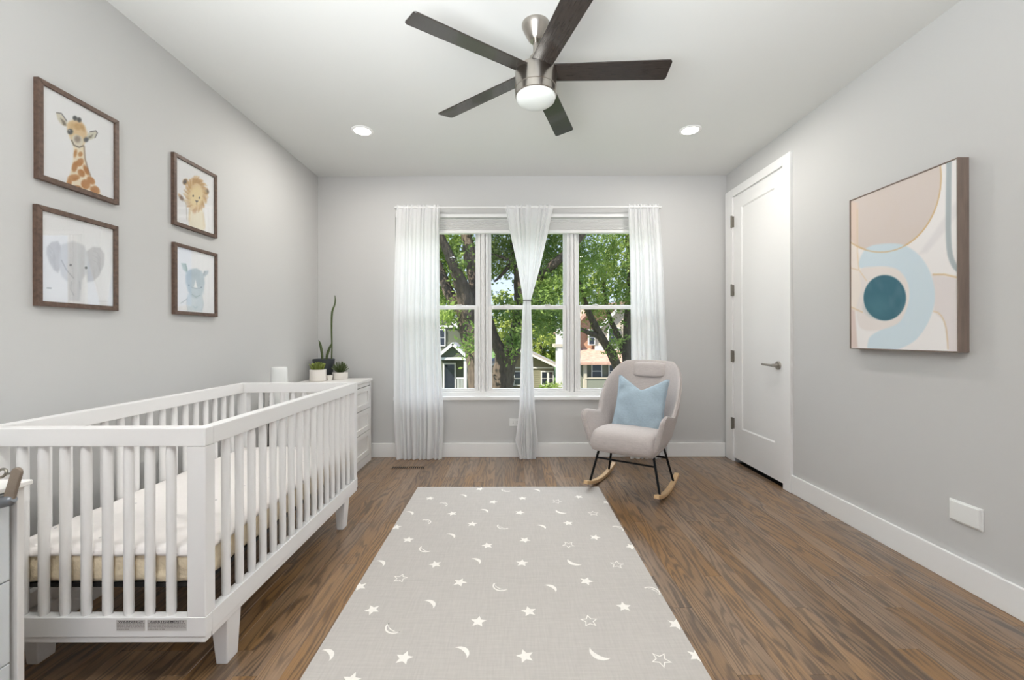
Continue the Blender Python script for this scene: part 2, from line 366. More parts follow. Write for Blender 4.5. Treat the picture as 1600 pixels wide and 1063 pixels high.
# ------------------------------------------------------------------ window in view
def ring(b, x0, x1, z0, z1, y0, y1, l, r, bo, to):
    """rectangular frame, four members of widths l r bo to"""
    box(b, x0, x0 + l, y0, y1, z0, z1); box(b, x1 - r, x1, y0, y1, z0, z1)
    box(b, x0 + l, x1 - r, y0, y1, z0, z0 + bo); box(b, x0 + l, x1 - r, y0, y1, z1 - to, z1)
def window():
    D = YB + 0.085; k = F / D   # glass plane scale
    gx = lambda px: (px - PX0) / k
    gz = lambda py: EYE - (py - PY0) / k
    top, bot = gz(341), gz(618)
    b = newbm(); ring(b, WX0, WX1, WZ0, WZ1 - 0.0, YB + 0.06, YB + 0.15, 0.03, 0.03, 0.02, 0.03); struct('trim_5', b, M_trim, bevel=0.002)
    for i, (pl, pr) in enumerate(((630, 743), (767.5, 880.5), (905, 1018))):
        x0, x1 = gx(pl), gx(pr)
        b = newbm(); ring(b, x0 - 0.052, x1 + 0.052, gz(613), gz(350), YB + 0.055, YB + 0.14, 0.022, 0.022, 0.02, 0.02)
        wdo = struct('window_%d' % (i+1), b, M_trim, bevel=0.002)
        # upper sash (further out), lower sash (nearer)
        b = newbm(); ring(b, x0 - 0.030, x1 + 0.030, gz(483.5), gz(352), YB + 0.10, YB + 0.13, 0.030, 0.030, 0.040, 0.08); up = obj('upper_sash', b, M_trim, wdo, bevel=0.003)
        b = newbm(); box(b, x0 - 0.001, x1 + 0.001, YB + 0.114, YB + 0.118, gz(478), gz(364)); obj('pane', b, M_glass, up)
        b = newbm(); ring(b, x0 - 0.028, x1 + 0.028, gz(613.5), gz(478), YB + 0.065, YB + 0.095, 0.036, 0.036, 0.042, 0.036); lo = obj('lower_sash', b, M_trim, wdo, bevel=0.003)
        b = newbm(); box(b, x0 + 0.007, x1 - 0.007, YB + 0.078, YB + 0.082, gz(607.5), gz(484)); obj('pane', b, M_glass, lo)
        b = newbm(); xc = (x0 + x1) / 2
        for q in (-0.2, 0.2): box(b, xc + q - 0.03, xc + q + 0.03, YB + 0.062, YB + 0.085, gz(478), gz(478) + 0.010)
        obj('sash_lock', b, M_plastic, lo, bevel=0.003)
    for pc in (755.3, 892.8):
        b = newbm(); x = gx(pc); box(b, x - 0.022, x + 0.022, YB + 0.058, YB + 0.14, gz(618), gz(352)); box(b, x - 0.011, x + 0.011, YB + 0.046, YB + 0.06, gz(618), gz(352))
        struct('trim_%d' % (6 if pc < 800 else 7), b, M_trim, bevel=0.003)
    # apron frame strip between sashes and stool, then the stool
    b = newbm(); box(b, WX0, WX1, YB + 0.04, YB + 0.145, WZ0, gz(612)); struct('trim_8', b, M_trim, bevel=0.004)
    b = newbm(); box(b, WX0 - 0.02, WX1 + 0.02, YB - 0.018, YB + 0.0, 0.553, 0.588); box(b, WX0, WX1, YB - 0.001, YB + 0.06, 0.570, 0.588); struct('trim_9', b, M_trim, bevel=0.004)
    # inside-mounted cellular shade, drawn all the way up
    sh = thing('cellular_shade', 'white window shade drawn fully up at the head of the triple window behind the curtains', 'blind', (0, YB + 0.03, WZ1))
    zt = WZ1; 
    def lb(x0, x1, y0, y1, z0, z1, nm, m, bv=0.003):
        bb = newbm(); box(bb, x0, x1, y0 - (YB + 0.03), y1 - (YB + 0.03), z0 - WZ1, z1 - WZ1); return obj(nm, bb, m, sh, bevel=bv)
    lb(WX0 + 0.004, WX1 - 0.004, YB - 0.006, YB + 0.05, zt - 0.036, zt - 0.001, 'headrail', M_trim)
    bb = newbm(); z = zt - 0.050
    k2 = 0
    while k2 < 9:
        prism(bb, [(WX0 + 0.006, -0.024, z - WZ1), (WX0 + 0.006, -0.029, z - 0.006 - WZ1), (WX0 + 0.006, -0.024, z - 0.012 - WZ1), (WX0 + 0.006, 0.014, z - 0.012 - WZ1), (WX0 + 0.006, 0.014, z - WZ1)], (WX1 - WX0 - 0.012, 0, 0)); z -= 0.012; k2 += 1
    obj('stacked_cells', bb, M_shade, sh)
    lb(WX0 + 0.006, WX1 - 0.006, YB + 0.002, YB + 0.045, z - 0.030, z - 0.0005, 'bottom_rail', M_trim, 0.005)
window()

# ------------------------------------------------------------------ curtains
def curtain_panel(name, parent, keys, ytop, ybot, nple, D, amp, label=None, hem=True, phase=0.0):
    """keys: list of (py, left px, right px); pleats run down the cloth"""
    NU, NV = 150, 64; b = newbm(); rows = []
    ks = sorted(keys)
    jit = [random.uniform(-0.35, 0.35) for _ in range(nple + 3)]
    for j in range(NV + 1):
        py = ytop + (ybot - ytop) * j / NV
        l = np.interp(py, [k[0] for k in ks], [k[1] for k in ks]); r = np.interp(py, [k[0] for k in ks], [k[2] for k in ks])
        xl, xr = (l - PX0) * D / F, (r - PX0) * D / F; wd = abs(xr - xl)
        row = []
        for i in range(NU + 1):
            s = i / NU; ph = s * nple; q = ph + 0.22 * math.sin(ph * 2.1 + 1) + jit[int(ph)] * 0.3 * math.sin(math.pi * (ph % 1))
            a = amp * (0.55 + 0.45 * j / NV) * min(1.0, wd / 0.16)
            y = D + a * math.sin(2 * math.pi * q + phase + 0.6 * math.sin(j / NV * 3 + s * 5)) + 0.25 * a * math.sin(2 * math.pi * q * 2.3 + 1.7 + j * 0.05)
            x = xl + (xr - xl) * s + 0.004 * math.sin(2 * math.pi * q + 0.8)
            z = EYE - (py - PY0) * D / F
            if j == NV: z += 0.004 * math.sin(2 * math.pi * q)
            row.append(b.verts.new((x, y, max(z, 0.004))))
        rows.append(row)
    for r0, r1 in zip(rows, rows[1:]):
        for i in range(NU): b.faces.new((r0[i], r0[i+1], r1[i+1], r1[i]))
    return obj(name, b, M_sheer, parent, smooth=180, label=label)
def curtains():
    CD = 4.0; rz = EYE - (324.0 - PY0) * CD / F
    rod = thing('curtain_rod', 'slim white curtain rod running above the triple window', 'curtain rod', (0, CD, rz))
    x0, x1 = (617 - PX0) * CD / F, (1034 - PX0) * CD / F
    b = newbm(); tube(b, [(x0, 0, 0), (x1, 0, 0)], 0.009, 16); obj('rod', b, M_trim, rod, smooth=50)
    for x in (x0 + 0.004, (x0 + x1) / 2, x1 - 0.004):
        b = newbm(); box(b, x - 0.008, x + 0.008, 0.008, YB - CD - 0.0, -0.008, 0.008); obj('bracket', b, M_trim, rod, bevel=0.002)
    c = curtain_panel('curtain', None, [(320, 619, 687), (350, 618, 686), (500, 614, 686), (600, 614, 690), (660, 614, 692), (724, 617, 689)], 320.5, 719.3, 9, CD, 0.020)
    tag(c, 'white sheer curtain hanging full length on the left side of the window', 'curtain')
    c = curtain_panel('curtain', None, [(320, 981, 1030), (400, 984, 1036), (560, 985.5, 1043), (724, 984, 1044)], 319.5, 719.3, 8, CD, 0.020, phase=1.5)
    tag(c, 'white sheer curtain hanging on the right side of the window behind the rocking chair', 'curtain')
    t = thing('curtain', 'pair of white sheer panels tied together at mid-height in the centre of the window', 'curtain', (0, 0, 0))
    for k, (a, e) in enumerate((((789, 829), 0), ((826, 865), 1))):
        if k == 0: keys = [(321, 789, 829), (360, 796, 827.5), (420, 809, 825), (470, 818, 824), (480, 816.5, 824), (560, 813.5, 824), (640, 811, 825), (690, 804, 826), (724, 812, 826)]
        else: keys = [(321, 826, 865), (360, 826, 857), (420, 825, 843), (470, 822.5, 829), (480, 822, 829.5), (560, 822, 832), (640, 823, 835), (690, 824, 840), (724, 824, 836)]
        curtain_panel('panel', t, keys, 321.0, 720.0, 4, CD - 0.004 * k, 0.022, phase=0.7 * k)
    x = (823.5 - PX0) * CD / F; z = EYE - (470 - PY0) * CD / F
    b = newbm(); lathe(b, [(0.040, -0.006), (0.043, -0.003), (0.043, 0.003), (0.040, 0.006)], 32)
    for v in b.verts: v.co = Vector((v.co.x * 0.92 + x, v.co.y * 0.62 + CD - 0.002, v.co.z + z))
    obj('tie', b, M_grey_fabric_dark, t, smooth=60, label='thin grey tie')
curtains()

# ------------------------------------------------------------------ electrical plates, floor vent
def plates():
    t = thing('outlet_plate', 'small white outlet plate low on the wall under the window, partly behind the tied curtain', 'outlet', (0.05, YB, 0.337))
    b = newbm(); box(b, -0.058, 0.058, -0.006, 0, -0.037, 0.037); obj('plate', b, M_plastic, t, bevel=0.003)
    for s in (-1, 1):
        b = newbm(); box(b, s*0.020 - 0.014, s*0.020 + 0.014, -0.0085, -0.004, -0.017, 0.017); f = obj('receptacle', b, M_plastic, t, bevel=0.002)
        b = newbm()
        for z in (-0.006, 0.006): box(b, s*0.020 - 0.006, s*0.020 + 0.004, -0.0088, -0.0084, z - 0.001, z + 0.001)
        obj('slot', b, M_dark, f)
    t = thing('outlet_cover', 'blank white rectangular cover plate on the right wall above the baseboard', 'wall plate', (XR, 1.939, 0.345))
    b = newbm(); box(b, -0.006, 0, -0.072, 0.072, -0.051, 0.051); obj('plate', b, M_plastic, t, bevel=0.003)
    b = newbm(); box(b, -0.013, -0.005, -0.064, 0.066, -0.044, 0.046); obj('cover', b, M_plastic, t, bevel=0.005)
    # floor vent
    t = thing('floor_vent', 'wooden floor register with two rows of slots below the left curtain', 'floor vent', (-0.912, 3.75, 0))
    w_, h_ = 0.155, 0.035
    b = newbm(); box(b, -w_, w_, -h_, h_, -0.0005, 0.0012); obj('well', b, M_dark, t)
    b = newbm(); box(b, -w_, w_, -h_ , -h_ + 0.008, 0, 0.003); box(b, -w_, w_, h_ - 0.008, h_, 0, 0.003); box(b, -w_, -w_ + 0.006, -h_, h_, 0, 0.003); box(b, w_ - 0.006, w_, -h_, h_, 0, 0.003); box(b, -0.006, 0.006, -h_, h_, 0, 0.003)
    obj('frame', b, M_floor, t)
    for s in (-1, 1):
        for k in range(8):
            x = s * (0.012 + 0.0178 * (k + 0.0) + 0.004); b = newbm(); box(b, x - 0.0035 + 0.004*s, x + 0.0035 + 0.004*s, -h_ + 0.007, h_ - 0.007, 0.0011, 0.003); obj('slat', b, M_floor, t)
plates()

# ------------------------------------------------------------------ ceiling lights and fan
def downlights():
    for i, (x, y, lb) in enumerate(((-1.119, 3.187, 'round recessed ceiling downlight, lit, left of the fan'), (1.372, 3.187, 'round recessed ceiling downlight, lit, right of the fan near the door'))):
        t = thing('recessed_light', lb, 'ceiling light', (x, y, H), 0, 'recessed ceiling lights')
        b = newbm(); lathe(b, [(0.060, 0.0), (0.062, -0.006), (0.078, -0.005), (0.082, -0.001), (0.082, 0.0)], 40); obj('trim_ring', b, M_trim, t, smooth=50)
        b = newbm(); lathe(b, [(0.0, -0.0035), (0.061, -0.0035), (0.061, 0.0), (0, 0)], 40); obj('lens', b, M_lamp, t)
        l = light('downlight_lamp', 'AREA', (x, y, H - 0.012), (0, 0, 0), DOWNLIGHT_W, (1, 0.965, 0.92), shape='DISK', size=0.12)
    for x in (-1.119, 1.372):
        for y in (0.2,): light('downlight_lamp', 'AREA', (x, y, H - 0.012), (0, 0, 0), DOWNLIGHT_W * 1.1, (1, 0.965, 0.92), shape='DISK', size=0.12)
downlights()
def fan():
    t = thing('ceiling_fan', 'ceiling fan with brushed nickel motor, five dark blades and a frosted light', 'ceiling fan', (0.132, 2.107, H))
    b = newbm(); lathe(b, [(0, 0), (0.070, 0), (0.070, -0.008), (0.064, -0.022), (0.050, -0.050), (0.036, -0.076), (0.028, -0.084), (0, -0.084)], 48); obj('canopy', b, M_nickel, t, smooth=40)
    b = newbm(); lathe(b, [(0, -0.065), (0.013, -0.065), (0.013, -0.20), (0, -0.20)], 24); obj('downrod', b, M_nickel, t, smooth=50)
    b = newbm(); lathe(b, [(0, -0.155), (0.024, -0.155), (0.03, -0.165), (0.03, -0.200), (0, -0.2)], 24); obj('yoke', b, M_nickel, t, smooth=50)
    zt = -0.228
    b = newbm(); lathe(b, [(0, zt + 0.012), (0.05, zt + 0.012), (0.092, zt + 0.004), (0.101, zt - 0.004), (0.1035, zt - 0.012), (0.1035, -0.322), (0.1015, -0.324), (0.1015, -0.327), (0, -0.327)], 64); obj('motor_housing', b, M_nickel, t, smooth=35)
    b = newbm(); lathe(b, [(0, -0.327), (0.1015, -0.327), (0.1035, -0.329), (0.1035, -0.360), (0.0995, -0.363), (0, -0.363)], 64); obj('light_kit_ring', b, M_nickel, t, smooth=35)
    M_frost = mat('frosted_glass', (226, 230, 226), 0.35, coat=0.2)
    b = newbm(); lathe(b, [(0, -0.36), (0.0985, -0.36), (0.0985, -0.370), (0.094, -0.382), (0.080, -0.393), (0.055, -0.401), (0.028, -0.405), (0, -0.406)], 64); obj('glass_shade', b, M_frost, t, smooth=50, label='frosted white glass light')
    zb = 2.495 - H
    for k in range(5):
        ang = R(-2.0 + 72 * k)
        b = newbm(); r0, r1, w0, w1 = 0.085, 0.662, 0.052, 0.060; n = 6; out = []
        outline = [(r0, -w0)]; rr_ = 0.016
        for q in range(n + 1): a = -math.pi/2 + math.pi/2 * q / n; outline.append((r1 - rr_ + rr_ * math.cos(a), -w1 + rr_ + rr_ * math.sin(a)))
        for q in range(n + 1): a = math.pi/2 * q / n; outline.append((r1 - rr_ + rr_ * math.cos(a), w1 - rr_ + rr_ * math.sin(a)))
        outline += [(r0, w0)]
        prism(b, [(x, y, 0) for x, y in outline], (0, 0, 0.006))
        M = Matrix.Rotation(ang, 4, 'Z') @ Matrix.Translation((0, 0, zb)) @ Matrix.Rotation(R(-12), 4, 'X')
        bl = obj('blade', b, M_blade, t, bevel=0.0015); bl.matrix_local = M
        b = newbm(); box(b, 0.07, 0.17, -0.030, 0.030, 0.0065, 0.011); ir = obj('blade_iron', b, M_black, bl, bevel=0.002)
fan()

# ------------------------------------------------------------------ pictures
class Art:
    """paints a fine grid of a print in soft strokes; coordinates as the artwork is seen face on in working pixels"""
    def __init__(s, P3, bgcol, sc, ox, oy):
        s.P3 = P3; s.px = ((PX0 + P3[:, 0] * F / P3[:, 1]) - ox) * sc; s.py = ((PY0 - (P3[:, 2] - EYE) * F / P3[:, 1]) - oy) * sc
        s.c = np.tile(np.array(bgcol, float), (len(P3), 1)); s.n = s.noise(); 
    def noise(s, k=7, f=0.035):
        v = np.zeros(len(s.px))
        for i in range(k):
            a, ph = rng.uniform(0, 6.28), rng.uniform(0, 6.28); fr = f * (0.5 + i * 0.55)
            v += np.sin((s.px * math.cos(a) + s.py * math.sin(a)) * fr + ph + 1.3 * np.sin(s.px * fr * 0.7 + ph)) / (1 + i * 0.4)
        return v / 3
    def put(s, d, col, soft, al, tex):
        a = np.clip(0.5 - d / (2 * soft), 0, 1) * al; a = np.clip(a * (1 + tex * s.n), 0, 1)[:, None]
        s.c = s.c * (1 - a) + np.array(col, float) * a
    def ell(s, x, y, rx, ry, col, rot=0, soft=6, al=1, tex=0.0):
        c, q = math.cos(R(rot)), math.sin(R(rot)); dx, dy = s.px - x, s.py - y
        u, v = dx * c + dy * q, -dx * q + dy * c; d = (np.sqrt((u / rx) ** 2 + (v / ry) ** 2) - 1) * min(rx, ry); s.put(d, col, soft, al, tex)
    def sd(s, pts, closed):
        n = len(pts); dm = np.full(len(s.px), 1e9); ins = np.zeros(len(s.px), bool)
        for i in range(n if closed else n - 1):
            x0, y0 = pts[i]; x1, y1 = pts[(i+1) % n]; dx, dy = x1 - x0, y1 - y0
            t = np.clip(((s.px - x0) * dx + (s.py - y0) * dy) / (dx*dx + dy*dy + 1e-9), 0, 1)
            dm = np.minimum(dm, np.hypot(s.px - x0 - t*dx, s.py - y0 - t*dy))
            if closed:
                cr = ((y0 > s.py) != (y1 > s.py)) & (s.px < (x1 - x0) * (s.py - y0) / (y1 - y0 + 1e-9) + x0); ins ^= cr
        return np.where(ins, -dm, dm) if closed else dm
    def poly(s, pts, col, soft=5, al=1, tex=0.0, sm=False):
        if sm:
            o = []; n = len(pts); q = [np.array(p, float) for p in pts]
            for i in range(n):
                p0, p1, p2, p3 = q[i-1], q[i], q[(i+1) % n], q[(i+2) % n]
                for u in (0, .2, .4, .6, .8): o.append(tuple(0.5 * ((2*p1) + (-p0 + p2)*u + (2*p0 - 5*p1 + 4*p2 - p3)*u*u + (-p0 + 3*p1 - 3*p2 + p3)*u**3)))
            pts = o
        s.put(s.sd(pts, True), col, soft, al, tex)
    def line(s, pts, wd, col, soft=3, al=1, tex=0.0): s.put(s.sd(pts, False) - wd / 2, col, soft, al, tex)
def M_art():
    m = bpy.data.materials.new('art_print'); m.use_nodes = True; n = m.node_tree; b = n.nodes['Principled BSDF']
    a = n.nodes.new('ShaderNodeVertexColor'); a.layer_name = 'ink'; n.links.new(a.outputs[0], b.inputs['Base Color']); b.inputs['Roughness'].default_value = 0.8; b.inputs['Specular IOR Level'].default_value = 0.2
    return m
M_print = M_art()
def print_mesh(name, X, ya, yb, z0, z1, step, paint, parent, origin, back, flip):
    """a sheet in the plane x = X from ya..yb and z0..z1"""
    nu, nv = int((yb - ya) / step), int((z1 - z0) / step)
    yy = np.linspace(ya, yb, nu + 1); zz = np.linspace(z0, z1, nv + 1); Y, Z = np.meshgrid(yy, zz)
    P3 = np.stack([np.full(Y.size, X), Y.ravel(), Z.ravel()], 1); col = paint(P3)
    i = np.arange(nu * nv); r, c = i // nu, i % nu; a = r * (nu + 1) + c
    faces = np.stack([a, a + 1, a + nu + 2, a + nu + 1], 1)
    if flip: faces = faces[:, ::-1]
    me = bpy.data.meshes.new(name); me.vertices.add(len(P3)); me.vertices.foreach_set('co', (P3 - np.array(origin)).ravel())
    me.loops.add(faces.size); me.loops.foreach_set('vertex_index', faces.ravel()); me.polygons.add(len(faces))
    me.polygons.foreach_set('loop_start', np.arange(len(faces)) * 4); me.update(); me.validate()
    s = np.clip(col / 255, 0, 1); lin = np.where(s <= 0.04045, s / 12.92, ((s + 0.055) / 1.055) ** 2.4)
    at = me.color_attributes.new('ink', 'FLOAT_COLOR', 'POINT'); at.data.foreach_set('color', np.concatenate([lin, np.ones((len(lin), 1))], 1).ravel())
    me.materials.append(M_print); o = bpy.data.objects.new(name, me); C.objects.link(o); o.parent = parent; return o
def giraffe(P3):
    A = Art(P3, (251, 250, 250), 4.62, 40, 100)
    tan, pat, dk = (236, 208, 160), (196, 132, 64), (62, 58, 60)
    neck = [(345, 560), (352, 640), (340, 720), (322, 790), (296, 850), (296, 900), (560, 960), (530, 900), (480, 830), (445, 740), (428, 660), (425, 570)]
    A.poly(neck, (250, 236, 208), 6, 0.95); 
    for x, y, rx, ry, ro in ((362, 640, 12, 28, 10), (398, 645, 16, 18, 30), (394, 704, 24, 32, 35), (358, 735, 20, 38, 12), (405, 782, 22, 30, -40), (440, 760, 15, 38, -25), (350, 815, 44, 24, -8), (436, 862, 32, 36, -30), (474, 835, 22, 34, -45), (318, 848, 18, 26, 0), (508, 905, 26, 34, -40), (375, 885, 30, 14, 10), (486, 905, 14, 28, -30)):
        A.ell(x, y, rx, ry, pat, ro, 5, 0.92, 0.25)
    A.line([(425, 590), (432, 680), (455, 760), (470, 800)], 9, (120, 84, 48), 5, 0.6)
    # ears
    A.poly([(222, 345), (250, 345), (285, 385), (305, 420), (290, 445), (262, 430), (236, 395)], (226, 218, 198), 5, 1); A.line([(228, 345), (262, 350), (300, 405)], 6, dk, 4, 0.8); A.poly([(255, 385), (285, 405), (300, 440), (275, 435)], (96, 80, 64), 6, 0.75)
    A.poly([(440, 510), (465, 485), (510, 475), (522, 492), (500, 530), (460, 545)], (226, 222, 204), 5, 1); A.line([(470, 483), (510, 476), (521, 492), (505, 525)], 6, dk, 4, 0.8); A.poly([(455, 520), (490, 502), (480, 525), (458, 535)], (104, 90, 70), 6, 0.7)
    # head
    A.poly([(318, 408), (352, 398), (400, 404), (430, 440), (448, 490), (440, 545), (418, 585), (380, 596), (345, 575), (325, 530), (305, 470), (300, 430)], tan, 8, 1, 0.12)
    A.ell(380, 445, 28, 24, (206, 158, 92), 20, 9, 0.8, 0.3); A.ell(340, 440, 16, 22, (214, 174, 112), 10, 8, 0.6, 0.3); A.ell(415, 455, 12, 26, (198, 150, 88), -25, 7, 0.7)
    A.poly([(335, 520), (365, 500), (410, 520), (425, 560), (405, 592), (370, 595), (342, 572)], (238, 232, 218), 8, 0.9); A.ell(378, 536, 22, 24, (150, 132, 116), -25, 9, 0.85)
    A.line([(336, 545), (352, 580), (390, 596), (420, 584)], 7, (70, 60, 50), 4, 0.85)
    A.ell(325, 482, 20, 20, (70, 72, 78), 30, 6, 0.95); A.ell(440, 540, 16, 18, (70, 72, 78), 30, 6, 0.95); A.ell(320, 474, 5, 5, (225, 228, 230), 0, 3, 0.8)
    for x, y in ((360, 385), (390, 397)): A.ell(x, y, 15, 18, (56, 54, 56), -30, 5, 0.95)
    return A.c
def elephant(P3):
    A = Art(P3, (251, 250, 250), 5.3125, 40, 300); g = (206, 204, 205)
    A.poly([(270, 400), (215, 410), (178, 450), (175, 510), (200, 580), (235, 640), (270, 665), (300, 600), (300, 450)], g, 8, 0.9, 0.15)
    A.poly([(500, 490), (560, 450), (620, 455), (655, 510), (650, 600), (610, 690), (560, 735), (515, 740), (505, 640)], g, 8, 0.9, 0.15)
    A.poly([(300, 430), (400, 400), (490, 440), (525, 540), (515, 660), (470, 720), (450, 900), (360, 900), (350, 740), (300, 690), (275, 580)], (222, 222, 224), 10, 0.9, 0.1)
    A.line([(300, 560), (340, 640), (400, 710)], 6, (140, 142, 148), 5, 0.6); A.line([(380, 740), (375, 800), (400, 850)], 6, (150, 152, 158), 5, 0.5); A.line([(450, 740), (455, 800)], 6, (160, 160, 165), 5, 0.5)
    for y in (560, 600, 640): A.line([(560, y - 80), (600, y - 60), (620, y)], 3, (176, 174, 176), 4, 0.5); A.line([(200, y - 120), (230, y - 80), (250, y)], 3, (176, 174, 176), 4, 0.5)
    A.ell(375, 600, 9, 9, (60, 62, 66), 0, 4, 0.9); A.ell(503, 622, 10, 10, (60, 62, 66), 0, 4, 0.9); A.line([(180, 790), (212, 792)], 8, (120, 120, 124), 4, 0.8)
    return A.c
def lion(P3):
    A = Art(P3, (251, 250, 250), 7.084, 255, 225)
    A.poly([(300, 690), (285, 780), (290, 900), (440, 990), (470, 900), (450, 780), (440, 700)], (250, 240, 214), 12, 0.9, 0.1); A.line([(300, 700), (290, 840)], 14, (228, 200, 150), 12, 0.6); A.line([(445, 760), (460, 930)], 12, (234, 210, 170), 12, 0.5)
    A.line([(232, 610), (258, 660), (262, 760), (265, 830)], 5, (150, 140, 124), 5, 0.6); A.ell(205, 590, 18, 34, (120, 88, 66), -35, 9, 0.85, 0.3); A.ell(182, 560, 12, 20, (214, 178, 132), -30, 8, 0.7)
    for x, y, ro in ((250, 412, 20), (478, 520, -20)): A.ell(x, y, 30, 34, (214, 176, 124), ro, 8, 1); A.ell(x - (6 if x < 300 else -8), y, 20, 27, (84, 76, 72), ro, 8, 0.9)
    r2 = random.Random(3); A.ell(366, 548, 104, 172, (226, 192, 134), 0, 14, 0.8, 0.35)
    for k in range(90):
        a = 2 * math.pi * k / 90; rx, ry = 100 + r2.uniform(-16, 12), 165 + r2.uniform(-20, 14); cx, cy = 366, 548
        x, y = cx + rx * math.cos(a), cy + ry * math.sin(a); x2, y2 = cx + (rx + 26) * math.cos(a + 0.12), cy + (ry + 22) * math.sin(a + 0.12)
        A.line([(cx + rx * 0.8 * math.cos(a - 0.1), cy + ry * 0.82 * math.sin(a - 0.1)), (x, y), (x2, y2)], 13, r2.choice([(222, 186, 124), (206, 160, 98), (234, 206, 156), (198, 150, 92)]), 7, 0.55)
    for k in range(22):
        a = -1.9 + 1.6 * k / 22; A.line([(366 + 78 * math.cos(a), 548 + 130 * math.sin(a)), (366 + 104 * math.cos(a + .08), 548 + 170 * math.sin(a + .08))], 7, (176, 126, 72), 6, 0.4)
    A.ell(370, 575, 72, 118, (248, 228, 176), 8, 18, 0.95, 0.08)
    A.ell(335, 568, 8, 11, (74, 66, 60), 0, 4, 0.9); A.ell(404, 590, 8, 11, (74, 66, 60), 0, 4, 0.9); A.poly([(358, 618), (392, 622), (374, 645)], (70, 60, 58), 5, 0.95); A.line([(374, 640), (372, 665)], 4, (130, 100, 80), 4, 0.7)
    A.ell(350, 740, 20, 22, (206, 158, 112), 0, 14, 0.6)
    return A.c
def rhino(P3):
    A = Art(P3, (251, 250, 250), 8.18, 255, 370); g = (190, 205, 212)
    A.poly([(318, 720), (300, 800), (315, 930), (500, 960), (515, 850), (495, 740)], (214, 226, 232), 12, 0.9, 0.15); A.line([(312, 770), (300, 860), (315, 930)], 7, (170, 182, 188), 8, 0.5); A.line([(500, 760), (514, 860), (495, 930)], 7, (170, 182, 188), 8, 0.5)
    A.poly([(235, 330), (290, 335), (315, 420), (300, 450), (255, 410)], (196, 212, 206), 10, 0.95, 0.2); A.line([(285, 340), (300, 390), (305, 440)], 10, (120, 150, 132), 8, 0.7)
    A.poly([(505, 480), (530, 430), (580, 425), (575, 465), (535, 505)], (186, 198, 206), 10, 0.9, 0.2); A.line([(512, 490), (535, 440)], 10, (116, 130, 142), 8, 0.6)
    A.poly([(300, 440), (350, 410), (425, 395), (490, 430), (525, 500), (530, 590), (515, 680), (490, 740), (430, 785), (370, 765), (320, 690), (292, 580), (288, 500)], g, 12, 0.97, 0.12)
    A.ell(390, 470, 60, 50, (168, 186, 196), 10, 30, 0.5, 0.3); A.ell(430, 700, 80, 60, (206, 220, 226), 5, 25, 0.8); A.poly([(415, 545), (392, 635), (440, 650)], (248, 250, 250), 6, 1)
    A.line([(365, 640), (410, 655), (480, 650)], 5, (130, 148, 158), 5, 0.6); A.ell(330, 612, 9, 10, (110, 130, 150), 0, 5, 0.8); A.ell(488, 640, 8, 9, (110, 130, 150), 0, 5, 0.8); A.line([(370, 730), (420, 765), (470, 740)], 6, (120, 156, 150), 6, 0.6)
    A.line([(228, 840), (250, 828), (300, 790)], 8, (150, 160, 160), 6, 0.7); A.line([(380, 880), (410, 905), (440, 890)], 7, (160, 186, 196), 8, 0.6)
    return A.c
def picture(y0, z0, paint, lb):
    W, Hh, TT, FW = 0.342, 0.400, 0.020, 0.020
    o = Vector((XL, y0 + W/2, z0 + Hh/2)); t = thing('framed_picture', lb, 'picture', o, 0, 'framed animal prints on the left wall')
    y0l, y1l, z0l, z1l = -W/2, W/2, -Hh/2, Hh/2
    for pts in (((y0l, z0l), (y0l, z1l), (y0l + FW, z1l - FW), (y0l + FW, z0l + FW)), ((y1l, z0l), (y1l, z1l), (y1l - FW, z1l - FW), (y1l - FW, z0l + FW)),
                ((y0l, z1l), (y1l, z1l), (y1l - FW, z1l - FW), (y0l + FW, z1l - FW)), ((y0l, z0l), (y1l, z0l), (y1l - FW, z0l + FW), (y0l + FW, z0l + FW))):
        b = newbm(); prism(b, [(0.0, p[0], p[1]) for p in pts], (TT, 0, 0)); obj('frame_side', b, M_frame, t, bevel=0.0012)
    b = newbm(); box(b, 0, 0.009, y0l + FW - 0.002, y1l - FW + 0.002, z0l + FW - 0.002, z1l - FW + 0.002); obj('backing', b, M_plastic, t)
    print_mesh('print', XL + 0.011, y0 + FW - 0.001, y0 + W - FW + 0.001, z0 + FW - 0.001, z0 + Hh - FW + 0.001, 0.0019, paint, t, o, 0.004, False)
    b = newbm(); box(b, 0.0135, 0.0155, y0l + FW - 0.001, y1l - FW + 0.001, z0l + FW - 0.001, z1l - FW + 0.001); obj('glazing', b, M_pglass, t)
picture(1.648, 1.800, giraffe, 'brown framed giraffe print, upper of the pair nearest the camera')
picture(1.644, 1.298, elephant, 'brown framed grey elephant print with the window reflected in its glass')
picture(2.316, 1.798, lion, 'brown framed lion cub print, upper of the pair above the crib far end')
picture(2.318, 1.301, rhino, 'brown framed pale blue rhino print below the lion')
